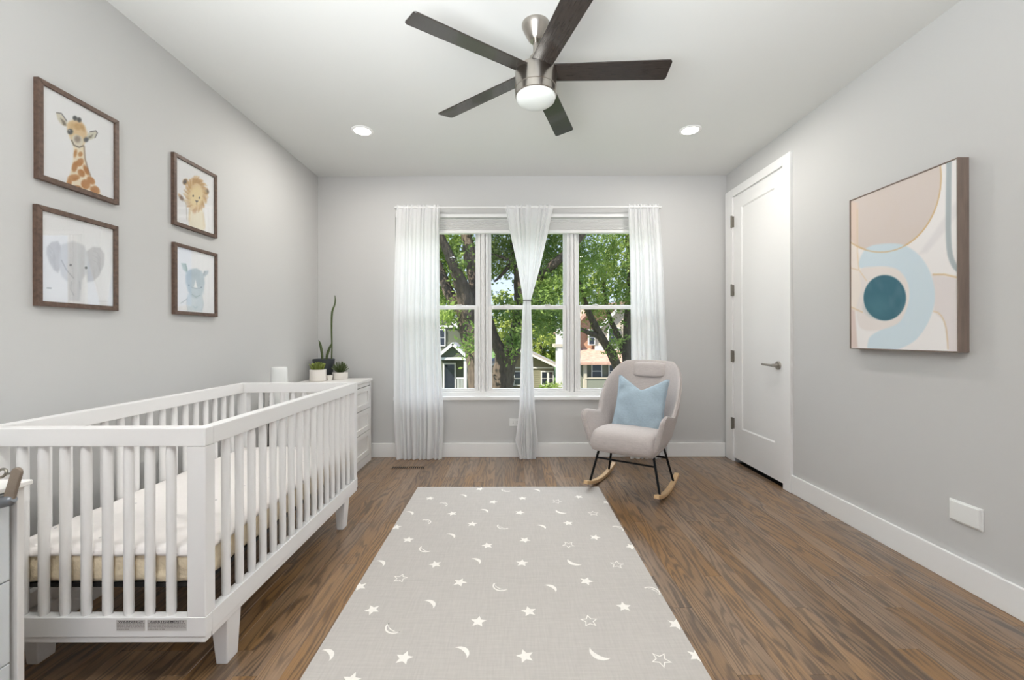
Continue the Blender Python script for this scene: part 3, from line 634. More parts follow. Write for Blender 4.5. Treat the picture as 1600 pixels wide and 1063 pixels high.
def abstract(P3):
    A = Art(P3, (240, 236, 234), 2.954, 1300, 220); ln = (214, 184, 138)
    A.poly([(460, 620), (600, 640), (600, 1000), (540, 1000), (520, 840), (470, 790)], (228, 220, 218), 6, 1, 0.03)
    A.ell(225, 170, 282, 350, ln, 0, 2, 1); A.ell(225, 168, 278, 346, (218, 206, 199), 0, 3, 1, 0.04)     # large blush disc
    A.poly([(80, 280), (120, 290), (118, 500), (80, 450)], (234, 208, 188), 10, 0.6); A.poly([(560, 300), (600, 260), (600, 330), (440, 520), (400, 530)], (226, 222, 222), 8, 0.7)
    A.line([(543, 60), (540, 200), (538, 400), (539, 450), (541, 495), (546, 530), (555, 560), (567, 583), (583, 600), (604, 614)], 25, (176, 184, 186), 3, 1, 0.06)   # grey band
    A.poly([(80, 470), (125, 530), (130, 600), (160, 650), (140, 770), (110, 790), (80, 770)], (238, 226, 214), 6, 0.8, 0, True)
    A.poly([(80, 770), (106, 790), (118, 960), (80, 960)], (222, 204, 196), 5, 1)
    A.poly([(125, 560), (160, 500), (230, 480), (330, 485), (410, 540), (460, 630), (475, 730), (450, 830), (390, 920), (310, 965), (240, 975), (170, 968), (166, 935), (180, 905), (240, 868), (315, 820), (352, 750), (350, 670), (310, 610), (240, 585), (170, 590), (130, 590)], (210, 224, 231), 4, 1, 0.07, True)
    A.poly([(130, 600), (200, 585), (290, 592), (340, 640), (356, 710), (340, 790), (300, 850), (200, 880), (130, 865), (112, 780), (135, 690)], (232, 224, 219), 5, 0.95, 0, True)
    A.ell(225, 170, 281, 350, ln, 0, 2.0, 0.0); A.line([(225 + 280 * math.sin(t), 170 + 348 * math.cos(t)) for t in np.linspace(-0.6, 1.7, 40)], 5, ln, 2, 0.9)
    A.line([(118, 320), (118, 520), (125, 600), (160, 650)], 3, (226, 200, 160), 3, 0.8); A.line([(85, 770), (140, 795)], 4, ln, 3, 0.8); A.line([(85, 590), (120, 600)], 3, ln, 3, 0.7)
    A.line([(468, 622), (520, 622), (580, 636)], 7, ln, 3, 0.9); A.line([(470, 792), (490, 798), (506, 814), (518, 838), (527, 870), (532, 915), (535, 965)], 4, ln, 3, 0.9)
    A.ell(244, 729, 98, 105, (72, 114, 128), 0, 3, 1, 0.10); A.ell(215, 770, 50, 40, (92, 136, 146), 0, 25, 0.45, 0.5)
    return A.c
def canvas():
    y0, y1, z0, z1, TT = 1.925, 2.540, 1.094, 1.993, 0.053
    o = Vector((XR, (y0+y1)/2, (z0+z1)/2)); t = thing('framed_canvas', 'large abstract canvas with a teal circle in a grey-brown wood frame on the right wall', 'painting', o)
    f = 0.006; a0, a1, c0, c1 = y0 - o.y, y1 - o.y, z0 - o.z, z1 - o.z
    for (p, q, r_, s) in ((a0, a0 + f, c0, c1), (a1 - f, a1, c0, c1), (a0 + f, a1 - f, c0, c0 + f), (a0 + f, a1 - f, c1 - f, c1)):
        b = newbm(); box(b, -TT, 0, p, q, r_, s); obj('frame_side', b, M_cframe, t, bevel=0.0012)
    b = newbm(); box(b, -TT + 0.006, -0.01, a0 + f + 0.002, a1 - f - 0.002, c0 + f + 0.002, c1 - f - 0.002); obj('stretcher', b, M_plastic, t)
    print_mesh('painted_canvas', XR - TT + 0.0045, y0 + f, y1 - f, z0 + f, z1 - f, 0.0035, abstract, t, o, 0, True)
canvas()

# ------------------------------------------------------------------ rug
def rug():
    x0, x1, y0, y1, tk = -0.718, 0.683, 1.10, 3.25, 0.008
    t = thing('rug', 'light grey area rug printed with cream stars and moons', 'rug', ((x0+x1)/2, (y0+y1)/2, 0)); o = t.location
    b = newbm(); box(b, x0 - o.x, x1 - o.x, y0 - o.y, y1 - o.y, 0.0005, tk); obj('pile', b, M_rug, t, bevel=0.003)
    def clip(pts):   # keep the print on the rug
        return [(min(max(x, x0 + 0.001), x1 - 0.001), min(max(y, y0 + 0.001), y1 - 0.002)) for x, y in pts]
    def place(pts, nm, inner=None):
        b = newbm(); zz = tk + 0.0002
        pts = clip(pts)
        if inner is None:
            vs = [b.verts.new((x - o.x, y - o.y, zz)) for x, y in pts]; b.faces.new(vs)
        else:
            inner = clip(inner); A = [b.verts.new((x - o.x, y - o.y, zz)) for x, y in pts]; B = [b.verts.new((x - o.x, y - o.y, zz)) for x, y in inner]; n = len(A)
            for i in range(n): b.faces.new((A[i], A[(i+1) % n], B[(i+1) % n], B[i]))
        bmesh.ops.remove_doubles(b, verts=b.verts, dist=1e-6)
        ob = obj(nm, b, M_rugprint, t)
        if ob.data.polygons and ob.data.polygons[0].normal.z < 0: ob.data.flip_normals()
    def star(cx, cy, r, a0, k=0.47):
        return [(cx + (r if i % 2 == 0 else r * k) * math.cos(a0 + i * math.pi / 5), cy + (r if i % 2 == 0 else r * k) * math.sin(a0 + i * math.pi / 5)) for i in range(10)]
    def moon(cx, cy, r, a0, thin=0.0):
        # crescent bulging towards angle a0
        out = []; n = 12
        for i in range(n + 1): a = -1.45 + 2.9 * i / n; out.append((r * math.cos(a) * (1 - thin*0.25) - r * 0.35, r * math.sin(a) * (1 - thin*0.12)))
        for i in range(n - 1, 0, -1): a = -1.45 + 2.9 * i / n; out.append((r * (0.12 + (0.42 + thin*0.25) * (math.cos(a) - 0.12)) - r * 0.35, r * math.sin(a) * (0.99 - thin*0.12)))
        c, s = math.cos(a0), math.sin(a0); return [(cx + x*c - y*s, cy + x*s + y*c) for x, y in out]
    items = []
    for s_ in 'S695,127 m765,158 M866,115 S1020,147 S953,80 n1085,87 M592,203 S810,206 M975,192 m678,247 S912,260 n1067,275 S522,275 S583,340 M803,320 n668,390 S990,371 M440,460 S722,467 M932,450 s542,538 S848,560 n1052,585 S333,580 S398,700 M693,670 n502,797 S943,762 M165,930 S560,948 M860,918 S287,1062'.split():
        k = s_[0]; x, y = s_[1:].split(','); items.append((k, 460 + float(x)/3.291, 740 + float(y)/3.291))
    for s_ in 'M190,88 S118,128 s295,145 S407,121 S553,150 S103,202 N315,198 s482,207 M215,275 S352,256 m610,283 S130,343 s354,368 S490,330 S678,378 S740,460 S115,461 N382,458 s603,470 S445,555 M262,590 m787,605 S150,710 s460,760 S638,687 S905,778 S130,940 N510,930 s828,960 S1012,940'.split():
        k = s_[0]; x, y = s_[1:].split(','); items.append((k, 780 + float(x)/3.291, 740 + float(y)/3.291))
    for k, px, py in items:
        D = (EYE - tk) * F / (py - PY0); x = (px - PX0) * D / F
        if not (x0 < x < x1 and y0 < D < y1): continue
        a = random.uniform(0, 6.28)
        if k == 'S': place(star(x, D, 0.034, a), 'star')
        if k == 's': place(star(x, D, 0.038, a), 'star_outline', star(x, D, 0.029, a))
        if k == 'M': place(moon(x, D, 0.036, 0.75), 'moon')
        if k == 'N': place(moon(x, D, 0.042, -2.25), 'moon')
        if k == 'm': place(moon(x, D, 0.040, 0.75), 'moon_outline', [(x + (p-x)*0.86 + 0.0008, D + (q-D)*0.86 + 0.0008) for p, q in moon(x, D, 0.040, 0.75, 0.5)])
        if k == 'n': place(moon(x, D, 0.042, -2.25), 'moon_outline', [(x + (p-x)*0.86 - 0.0008, D + (q-D)*0.86 - 0.0008) for p, q in moon(x, D, 0.042, -2.25, 0.5)])
rug()

# ------------------------------------------------------------------ crib and mattress
def crib():
    x0, x1, y0, y1 = -1.753, -0.997, 1.370, 2.735; cx, cy = (x0+x1)/2, (y0+y1)/2
    t = thing('crib', 'white wooden crib with round slats and angled feet along the left wall', 'crib', (cx, cy, 0))
    def part(nm, a, bb, c, d, e, f, bv=0.003, m=M_crib): b = newbm(); box(b, a - cx, bb - cx, c - cy, d - cy, e, f); return obj(nm, b, m, t, bevel=bv)
    TZ0, TZ1, BZ0, BZ1, pw, pd = 0.815, 0.876, 0.172, 0.256, 0.062, 0.050
    rt = 0.040
    # top rails with a small step-in, end rails between the posts' caps
    part('top_rail', x0, x1, y0, y0 + rt, TZ0, TZ1); part('top_rail', x0, x1, y1 - rt, y1, TZ0, TZ1)
    part('top_rail', x1 - rt, x1, y0 + rt, y1 - rt, TZ0, TZ1); part('top_rail', x0, x0 + rt, y0 + rt, y1 - rt, TZ0, TZ1)
    for (a, c) in ((x0, y0), (x1 - pw, y0), (x0, y1 - pd), (x1 - pw, y1 - pd)): part('post', a + (0.0015 if a == x0 else 0.0), a + pw - (0.0015 if a != x0 else 0), c + 0.0015, c + pd - 0.0015, BZ1 - 0.001, TZ0)
    # bottom rails, each with a lower lip set back
    for nm, (a, b_, c, d) in (('n', (x0, x1, y0, y0 + 0.032)), ('f', (x0, x1, y1 - 0.032, y1)), ('r', (x1 - 0.032, x1, y0 + 0.032, y1 - 0.032)), ('l', (x0, x0 + 0.032, y0 + 0.032, y1 - 0.032))):
        b = newbm(); box(b, a - cx, b_ - cx, c - cy, d - cy, BZ0 + 0.020, BZ1)
        k = 0.0035; box(b, a + (k if nm != 'r' else 0) - cx, b_ - (k if nm != 'l' else 0) - cx, c + (k if nm != 'f' else 0) - cy, d - (k if nm != 'n' else 0) - cy, BZ0, BZ0 + 0.021)
        obj('bottom_rail', b, M_crib, t, bevel=0.002)
    # slats
    b = newbm(); z0_, z1_ = BZ1 - 0.002, TZ0 + 0.002
    tube(b, [(0, 0, z0_), (0, 0, z0_ + 0.02), (0, 0, z1_ - 0.03), (0, 0, z1_)], [0.0125, 0.0145, 0.0145, 0.0125], 14); s0 = obj('slat', b, M_crib, t, smooth=50)
    first = True
    def slat(x, y):
        nonlocal first
        if first: s0.location = (x - cx, y - cy, 0); first = False
        else: inst(s0, (x - cx, y - cy, 0), t)
    for ye in (y0 + 0.019, y1 - 0.019):
        for k in range(8): slat(-1.1236 - 0.0703 * k, ye)
    st = (y1 - y0 - 2 * pd) / 17
    for xe in (x1 - 0.018, x0 + 0.018):
        for k in range(16): slat(xe, y0 + pd + st * (k + 1))
    # feet: tapered
    for sx in (-1, 1):
        for sy in (-1, 1):
            b = newbm(); X = lambda q: q * sx
            xo, xi = (x1 - cx) - 0.006, (x1 - cx) - 0.062; yo, yi = (y1 - cy) - 0.115, (y1 - cy) - 0.195
            top = [(X(xi - 0.01), sy * yi), (X(xo), sy * yi), (X(xo), sy * yo), (X(xi - 0.01), sy * yo)]
            bo = [(X(xi + 0.003), sy * (yi + 0.004)), (X(xo - 0.012), sy * (yi + 0.004)), (X(xo - 0.012), sy * (yo - 0.016)), (X(xi + 0.003), sy * (yo - 0.016))]
            vt = [b.verts.new((p[0], p[1], BZ0 + 0.03)) for p in top]; vb = [b.verts.new((p[0], p[1], 0)) for p in bo]
            b.faces.new(vt); b.faces.new(vb)
            for i in range(4): b.faces.new((vt[i], vt[(i+1) % 4], vb[(i+1) % 4], vb[i]))
            obj('leg', b, M_crib, t, bevel=0.004)
    # mattress support
    b = newbm(); mz = 0.340
    ring2 = [(x0 + 0.045, x1 - 0.045, y0 + 0.04, y0 + 0.065), (x0 + 0.045, x1 - 0.045, y1 - 0.065, y1 - 0.04), (x0 + 0.045, x0 + 0.07, y0 + 0.04, y1 - 0.04), (x1 - 0.07, x1 - 0.045, y0 + 0.04, y1 - 0.04)]
    for (a, bb, c, d) in ring2: box(b, a - cx, bb - cx, c - cy, d - cy, mz - 0.007, mz + 0.007)
    k = y0 + 0.14
    while k < y1 - 0.08: box(b, x0 + 0.06 - cx, x1 - 0.06 - cx, k - cy, k + 0.012 - cy, mz - 0.004, mz + 0.004); k += 0.10
    obj('mattress_support', b, M_support, t, label='dark metal mattress support')
    # warning labels on the near bottom rail
    M_lab = mat('label_grey', (200, 196, 192), 0.6); M_ink = mat('label_ink', (52, 48, 48), 0.7); M_ink2 = mat('label_small_ink', (140, 134, 130), 0.7)
    k = 1.37 / F
    for word, pa, pb in (('WARNING!!', 181, 226), ('AVERTISSEMENT!!', 229.5, 291)):
        xa, xb = (pa - PX0) * k - cx, (pb - PX0) * k - cx; zt, zb = EYE - (967.5 - PY0) * k, EYE - (985 - PY0) * k
        b = newbm(); box(b, xa, xb, y0 - 0.0004 - cy, y0 + 0.0005 - cy, zb, zt); lab = obj('warning_label', b, M_lab, t)
        cu = bpy.data.curves.new('words', 'FONT'); cu.body = word; cu.size = 0.0105; cu.align_x = 'CENTER'; cu.offset = 0.0002
        to = bpy.data.objects.new('words', cu); C.objects.link(to); bpy.context.view_layer.update()
        me = bpy.data.meshes.new_from_object(to.evaluated_get(bpy.context.evaluated_depsgraph_get())); bpy.data.objects.remove(to)
        me.materials.append(M_ink); wv = max(v.co.x for v in me.vertices) - min(v.co.x for v in me.vertices)
        for v in me.vertices: v.co = Vector((v.co.x * (xb - xa) * 0.86 / wv + (xa + xb) / 2, y0 - 0.0007 - cy, zt - 0.0095 + v.co.y * 0.9))
        wo_ = bpy.data.objects.new('lettering', me); C.objects.link(wo_); wo_.parent = lab
        b = newbm(); rr = random.Random(5)
        for ln_ in range(5):
            z = zt - 0.0135 - ln_ * 0.0047; x = xa + 0.002; end = xb - 0.002 if ln_ < 4 else xa + (xb - xa) * 0.45
            while x < end - 0.003:
                l = min(rr.uniform(0.003, 0.010), end - x); box(b, x, x + l, y0 - 0.0007 - cy, y0 - 0.0003 - cy, z, z + 0.0022); x += l + 0.0015
        obj('fine_print', b, M_ink2, lab)
    # ---- mattress: a thing of its own, lying on the support
    mt = thing('crib_mattress', 'crib mattress in a white fitted sheet with small grey stars, beige sides showing', 'mattress', (cx, cy, mz + 0.0075))
    hw, hl, th = (x1 - x0) / 2 - 0.040, (y1 - y0) / 2 - 0.036, 0.118
    M_sheet = mk_sheet(); M_side = mk_side()
    def loop_pts(w_, l_, r_, n=10):
        out = []
        for (sx, sy, a0) in ((1, 1, 0), (-1, 1, 90), (-1, -1, 180), (1, -1, 270)):
            for i in range(n + 1):
                a = R(a0 + 90 * i / n); out.append((sx * (w_ - r_) + r_ * math.cos(a), sy * (l_ - r_) + r_ * math.sin(a)))
        res = []   # subdivide the long straight stretches
        for i in range(len(out)):
            p, q = out[i], out[(i+1) % len(out)]; d = math.dist(p, q); m_ = max(1, int(d / 0.02))
            for j in range(m_): res.append((p[0] + (q[0]-p[0]) * j / m_, p[1] + (q[1]-p[1]) * j / m_))
        return res
    base = loop_pts(hw, hl, 0.05); N = len(base)
    def body(levels, wr, seed):
        b = newbm(); rows = []; rr = random.Random(seed); ph = [rr.uniform(0, 6.28) for _ in range(6)]
        for (ins, z) in levels:
            row = []
            for i, (x, y) in enumerate(base):
                L = math.hypot(x, y) or 1; u = i * 0.02; nrm = wr * (math.sin(u * 38 + ph[0] + z * 60) * 0.5 + math.sin(u * 91 + ph[1] - z * 110) * 0.35 + math.sin(u * 17 + ph[2] + z * 40) * 0.5)
                fx = (hw - ins + nrm) / hw; fy = (hl - ins + nrm) / hl; row.append(b.verts.new((x * fx, y * fy, z + (wr * 0.8 * math.sin(u * 23 + ph[3]) if wr > 0.001 else 0))))
            rows.append(row)
        for r0, r1 in zip(rows, rows[1:]):
            for i in range(N): b.faces.new((r0[i], r0[(i+1) % N], r1[(i+1) % N], r1[i]))
        return b, rows
    b, rows = body([(0.012, 0.0), (0.002, 0.010), (0.0, 0.025), (0.0, 0.04), (0.0, 0.055), (0.0, 0.07), (0.0, 0.085), (0.0, 0.10), (0.004, 0.112)], 0.0042, 1); b.faces.new(rows[0][::-1]); obj('side_pad', b, M_side, mt, smooth=180, label='shiny beige quilted side')
    b, rows = body([(0.000, 0.094), (-0.006, 0.095), (-0.007, 0.103), (-0.003, 0.113), (0.008, 0.120), (0.030, 0.124), (0.08, 0.126), (0.16, 0.127)], 0.0022, 2)
    b.faces.new(rows[-1]); obj('fitted_sheet', b, M_sheet, mt, smooth=180)
def mk_sheet():
    m = fabric('white_star_sheet', (242, 236, 232), 380, 0.02, 0.1); n = m.node_tree; b = n.nodes['Principled BSDF']; L = n.links.new
    t = n.nodes.new('ShaderNodeTexCoord'); vo = n.nodes.new('ShaderNodeTexVoronoi'); vo.inputs['Scale'].default_value = 17; L(t.outputs['Object'], vo.inputs['Vector'])
    lt = n.nodes.new('ShaderNodeMath'); lt.operation = 'LESS_THAN'; lt.inputs[1].default_value = 0.10; L(vo.outputs['Distance'], lt.inputs[0])
    src = b.inputs['Base Color'].links[0].from_socket; mx = n.nodes.new('ShaderNodeMix'); mx.data_type = 'RGBA'; L(lt.outputs[0], mx.inputs['Factor']); L(src, mx.inputs['A']); mx.inputs['B'].default_value = (*srgb(190, 186, 186), 1); L(mx.outputs['Result'], b.inputs['Base Color'])
    return m
def mk_side():
    m = mat('beige_satin', (236, 220, 190), 0.38, bump=0.9, bscale=14, sheen=0.2); 
    for nd in m.node_tree.nodes:
        if nd.type == 'BUMP': nd.inputs['Distance'].default_value = 0.02
    return m
crib()

# ------------------------------------------------------------------ dressers
def far_dresser():
    x0, x1, y0, y1, zt = -1.853, -1.325, 3.16, 3.995, 0.779; ox, oy = (x0+x1)/2, (y0+y1)/2
    t = thing('dresser', 'white chest of panelled drawers in the corner beyond the crib', 'dresser', (ox, oy, 0))
    def part(nm, a, b_, c, d, e, f, m=M_dress, bv=0.002, par=None): b = newbm(); box(b, a - ox, b_ - ox, c - oy, d - oy, e, f); return obj(nm, b, m, par or t, bevel=bv)
    part('top', x0, x1 + 0.012, y0 - 0.012, y1 + 0.012, zt - 0.022, zt, bv=0.003)
    part('side_panel', x0, x1, y0, y0 + 0.03, 0.0, zt - 0.022); part('side_panel', x0, x1, y1 - 0.03, y1, 0.0, zt - 0.022)
    part('back_panel', x0, x0 + 0.01, y0 + 0.03, y1 - 0.03, 0.05, zt - 0.022)
    part('top_rail', x1 - 0.03, x1 - 0.002, y0 + 0.03, y1 - 0.03, zt - 0.060, zt - 0.022); part('plinth', x1 - 0.03, x1 - 0.002, y0 + 0.03, y1 - 0.03, 0.0, 0.07)
    zs = [0.072, 0.300, 0.510, 0.716]
    for i in range(3):
        e, f = zs[i] + 0.003, zs[i+1] - 0.003; c, d = y0 + 0.033, y1 - 0.033
        b = newbm(); fw = 0.045; X1 = x1 - 0.001 - ox
        box(b, X1 - 0.02, X1 - 0.010, c - oy, d - oy, e, f)
        ringy = ((c, c + fw, e, f), (d - fw, d, e, f), (c + fw, d - fw, e, e + fw), (c + fw, d - fw, f - fw, f))
        for (p, q, r_, s) in ringy: box(b, X1 - 0.011, X1, p - oy, q - oy, r_, s)
        dr = obj('drawer', b, M_dress, t, bevel=0.0015)
        b = newbm(); lathe(b, [(0, 0), (0.006, 0), (0.006, 0.012), (0.013, 0.018), (0.013, 0.024), (0, 0.026)], 20, (X1, y0 + 0.2 - oy, (e+f)/2 ), axis='x')
        for v in b.verts: v.co.x = 2 * X1 - v.co.x if v.co.x < X1 else v.co.x
        obj('knob', b, M_dress, dr, smooth=50)
far_dresser()
def near_dresser():
    x0, x1, y0, y1, zt = -1.853, -1.387, 0.35, 1.196, 0.766; ox, oy = (x0+x1)/2, (y0+y1)/2
    t = thing('dresser', 'white dresser beside the near end of the crib, at the left edge', 'dresser', (ox, oy, 0))
    def part(nm, a, b_, c, d, e, f, m=M_dress, bv=0.0015): b = newbm(); box(b, a - ox, b_ - ox, c - oy, d - oy, e, f); return obj(nm, b, m, t, bevel=bv)
    part('top', x0, x1 + 0.017, y0 - 0.01, y1 + 0.008, zt - 0.014, zt, bv=0.003)
    part('side_panel', x0, x1, y1 - 0.017, y1, 0.0, zt - 0.014); part('side_panel', x0, x1, y0, y0 + 0.017, 0.0, zt - 0.014); part('back_panel', x0, x0 + 0.008, y0 + 0.017, y1 - 0.017, 0.03, zt - 0.014)
    part('gap_shade', x1 - 0.05, x1 - 0.03, y0 + 0.017, y1 - 0.017, 0.03, zt - 0.014, M_dark)  # near-black sheet behind the drawers, painting the shade in their gaps
    for (e, f) in ((0.500, 0.742), (0.270, 0.496), (0.040, 0.266)): part('drawer', x1 - 0.024, x1 - 0.006, y0 + 0.022, y1 - 0.030, e, f, M_drawer)
    # strap with buckle hanging over the edge
    s = thing('changing_pad_strap', 'taupe strap with a grey buckle over the front edge of the near left dresser', 'strap', (-1.350, 1.13, 0.766))
    a, c = P(12, 783, 1.13), P(26, 737, 1.13); a.x, c.x = a.x, c.x
    d = (c - a); b = newbm()
    u = d.normalized(); side = Vector((u.z, 0, -u.x)); n = 8; out = []
    for i in range(n + 1): q = math.pi * i / n; out.append(c + side * 0.0135 * math.cos(q) + u * 0.0135 * math.sin(q))
    out += [a - side * 0.0135, a + side * 0.0135]
    prism(b, [p - Vector(s.location) + Vector((0, -0.004, 0)) for p in out], (0, 0.009, 0)); obj('webbing', b, M_taupe, s, bevel=0.002)
    b = newbm(); p0 = P(10, 783, 1.13) - Vector(s.location); tube(b, [p0 + Vector((-0.045, 0.0, -0.004)), p0 + Vector((-0.02, 0.0, -0.002)), p0 + Vector((0.012, 0, 0.004)), p0 + Vector((0.020, 0, 0.008))], [0.015, 0.016, 0.014, 0.008], 20, sq=(1.0, 1.0)); obj('buckle', b, M_silver, s, smooth=50)
    b = newbm(); p1 = P(2, 737, 1.13) - Vector(s.location); tube(b, [p1 + Vector((0.012 * math.cos(q), 0.004 * math.sin(q), 0.010 * math.sin(q) - 0.002)) for q in np.linspace(0, 6.28, 25)], 0.0035, 8); tube(b, [p1 + Vector((0.010, 0, -0.005)), p1 + Vector((0.036, 0, 0.0))], 0.0028, 8); obj('ring', b, M_nickelD, s, smooth=50)
near_dresser()

def tower():
    x, y = -1.63, 2.96
    t = thing('tower_fan', 'slim white tapered tower with a dark side strip standing between crib and corner dresser', 'fan', (x, y, 0))
    b = newbm(); pr = [(0, 0.012), (0.085, 0.012), (0.085, 0.03), (0.078, 0.10), (0.066, 0.6), (0.053, 0.93), (0.051, 0.955), (0.048, 0.959), (0, 0.959)]
    lathe(b, pr, 40); obj('body', b, M_plastic, t, smooth=40)
    b = newbm(); lathe(b, [(0, 0), (0.095, 0), (0.095, 0.010), (0.088, 0.014), (0, 0.014)], 40); obj('base', b, M_plastic, t, smooth=40)
    b = newbm()
    for i in range(32):
        z = 0.08 + i * 0.024; r_ = np.interp(z, [0.03, 0.10, 0.6, 0.93], [0.085, 0.078, 0.066, 0.053]) + 0.0015
        for j in range(4):
            a0, a1 = R(180 + 14 * j), R(180 + 14 * (j + 1)); vs = [b.verts.new((r_*math.cos(a), r_*math.sin(a), zz)) for a, zz in ((a0, z), (a1, z), (a1, z + 0.0235), (a0, z + 0.0235))]; b.faces.new(vs)
    obj('grille', b, M_dark, t, smooth=60, solid=0.002, label='dark grey vertical strip')
tower()

# ------------------------------------------------------------------ plants on the corner dresser
M_leafD = mat('snake_leaf', (74, 88, 44), 0.45, vary=0.3, bscale=25, stretch=(1, 1, 4)); M_leafE = mat('snake_leaf_edge', (150, 156, 84), 0.5)
M_leafS = mat('succulent_leaf', (124, 136, 62), 0.45, vary=0.3, bscale=30); M_leafA = mat('spiky_leaf', (80, 92, 54), 0.5, vary=0.25, bscale=30)
def blade_leaf(pts, wds, m, parent, name='leaf', normal=(0, -1, 0), thick=0.004, edge=None):
    b = newbm(); nrm = Vector(normal).normalized(); pts = [Vector(p) for p in pts]; rows = []
    # smooth resample
    NS = 14; res = []
    for i in range(NS + 1):
        f = i / NS * (len(pts) - 1); k = min(int(f), len(pts) - 2); u = f - k
        p0, p1, p2, p3 = pts[max(k-1, 0)], pts[k], pts[k+1], pts[min(k+2, len(pts)-1)]
        p = 0.5 * ((2*p1) + (-p0 + p2)*u + (2*p0 - 5*p1 + 4*p2 - p3)*u*u + (-p0 + 3*p1 - 3*p2 + p3)*u**3); res.append((p, np.interp(f, range(len(wds)), wds)))
    for i, (p, w_) in enumerate(res):
        t = (res[min(i+1, NS)][0] - res[max(i-1, 0)][0]).normalized(); s = t.cross(nrm).normalized(); q = s.cross(t)
        rows.append([b.verts.new(p - s*w_), b.verts.new(p - s*w_*0.4 + q*thick*1.0), b.verts.new(p + s*w_*0.4 + q*thick*1.0), b.verts.new(p + s*w_), b.verts.new(p + s*w_*0.4 + q*thick*2.0), b.verts.new(p - s*w_*0.4 + q*thick*2.0)])
    for a, c in zip(rows, rows[1:]):
        for i in range(6): f = b.faces.new((a[i], a[(i+1) % 6], c[(i+1) % 6], c[i]))
    b.faces.new(rows[0]); b.faces.new(rows[-1][::-1])
    return obj(name, b, m, parent, smooth=60)
def plants():
    ZT = 0.779
    # snake plant
    o = Vector((-1.745, 3.925, ZT)); t = thing('snake_plant', 'tall snake plant in a black pot at the back of the corner dresser', 'plant', o)
    b = newbm(); lathe(b, [(0, 0), (0.070, 0), (0.076, 0.006), (0.098, 0.186), (0.094, 0.188), (0.088, 0.170), (0, 0.168)], 40); obj('pot', b, M_pot_black, t, smooth=40)
    b = newbm(); lathe(b, [(0, 0.172), (0.088, 0.172), (0.088, 0.165), (0, 0.165)], 24); obj('soil', b, M_soil, t)
    D = o.y; q = lambda px, py, dy=0: P(px, py, D + dy) - o
    lf = blade_leaf([q(518, 566), q(518.5, 540), q(518, 510), q(519, 487), q(523, 476), q(524, 468), q(523.5, 461)], [0.007, 0.007, 0.009, 0.010, 0.007, 0.007, 0.0008], M_leafD, t)
    blade_leaf([q(504, 566), q(503, 552), q(500.5, 538), q(498, 531)], [0.008, 0.013, 0.012, 0.001], M_leafD, t)
    blade_leaf([q(509, 566), q(511.5, 553), q(515.5, 542), q(519, 535)], [0.008, 0.013, 0.011, 0.001], M_leafD, t)
    # succulent in ribbed white pot
    o = Vector((-1.712, 3.735, ZT)); t = thing('succulent', 'green succulent with upright leaves in a ribbed white pot, front left on the dresser', 'plant', o)
    b = newbm(); pr = [(0, 0), (0.064, 0)] + [(0.068 + 0.0016 * (i % 2), 0.004 + i * 0.008) for i in range(12)] + [(0.069, 0.104), (0.063, 0.105), (0.062, 0.09), (0, 0.09)]
    lathe(b, pr, 40); obj('pot', b, M_pot_white, t, smooth=50)
    b = newbm(); lathe(b, [(0, 0.094), (0.062, 0.094), (0.062, 0.088), (0, 0.088)], 24); obj('soil', b, M_soil, t)
    for k in range(26):
        a = k * 2.4; r_ = 0.006 + 0.0015 * k; tilt = 0.05 + 0.017 * k; L = 0.084 - 0.0006 * k
        d = Vector((math.cos(a) * math.sin(tilt), math.sin(a) * math.sin(tilt), math.cos(tilt))); p = Vector((math.cos(a) * r_, math.sin(a) * r_, 0.088))
        blade_leaf([p, p + d * L * 0.5, p + d * L * 0.8 + Vector((0, 0, 0.002)), p + d * L], [0.007, 0.010, 0.008, 0.001], M_leafS, t, normal=(-math.cos(a), -math.sin(a), 0.2))
    # haworthia in small round white pot
    o = Vector((-1.582, 3.90, ZT)); t = thing('spiky_plant', 'small spiky green plant in a low plain white pot, right on the dresser', 'plant', o)
    b = newbm(); lathe(b, [(0, 0), (0.064, 0), (0.068, 0.005), (0.069, 0.064), (0.065, 0.066), (0.063, 0.055), (0, 0.055)], 40); obj('pot', b, M_pot_white, t, smooth=50)
    b = newbm(); lathe(b, [(0, 0.058), (0.063, 0.058), (0.063, 0.05), (0, 0.05)], 24); obj('soil', b, M_soil, t)
    for k in range(30):
        a = k * 2.4; tilt = 0.08 + 0.032 * k; L = 0.112 - 0.0012 * k
        d = Vector((math.cos(a) * math.sin(tilt), math.sin(a) * math.sin(tilt), math.cos(tilt))); p = Vector((math.cos(a) * 0.012, math.sin(a) * 0.012, 0.054))
        blade_leaf([p, p + d * L * 0.45, p + d * L * 0.8, p + d * L], [0.006, 0.0065, 0.004, 0.0006], M_leafA, t, normal=(-math.cos(a), -math.sin(a), 0.2))
    b = newbm(); lathe(b, [(0, 0), (0.02, 0), (0.026, 0.045), (0.024, 0.046), (0.019, 0.006), (0, 0.006)], 28)
    o = obj('cup', b, M_pot_white, smooth=50); o.location = (-1.636, 3.80, ZT); tag(o, 'tiny white cup between the two white plant pots', 'cup')
plants()

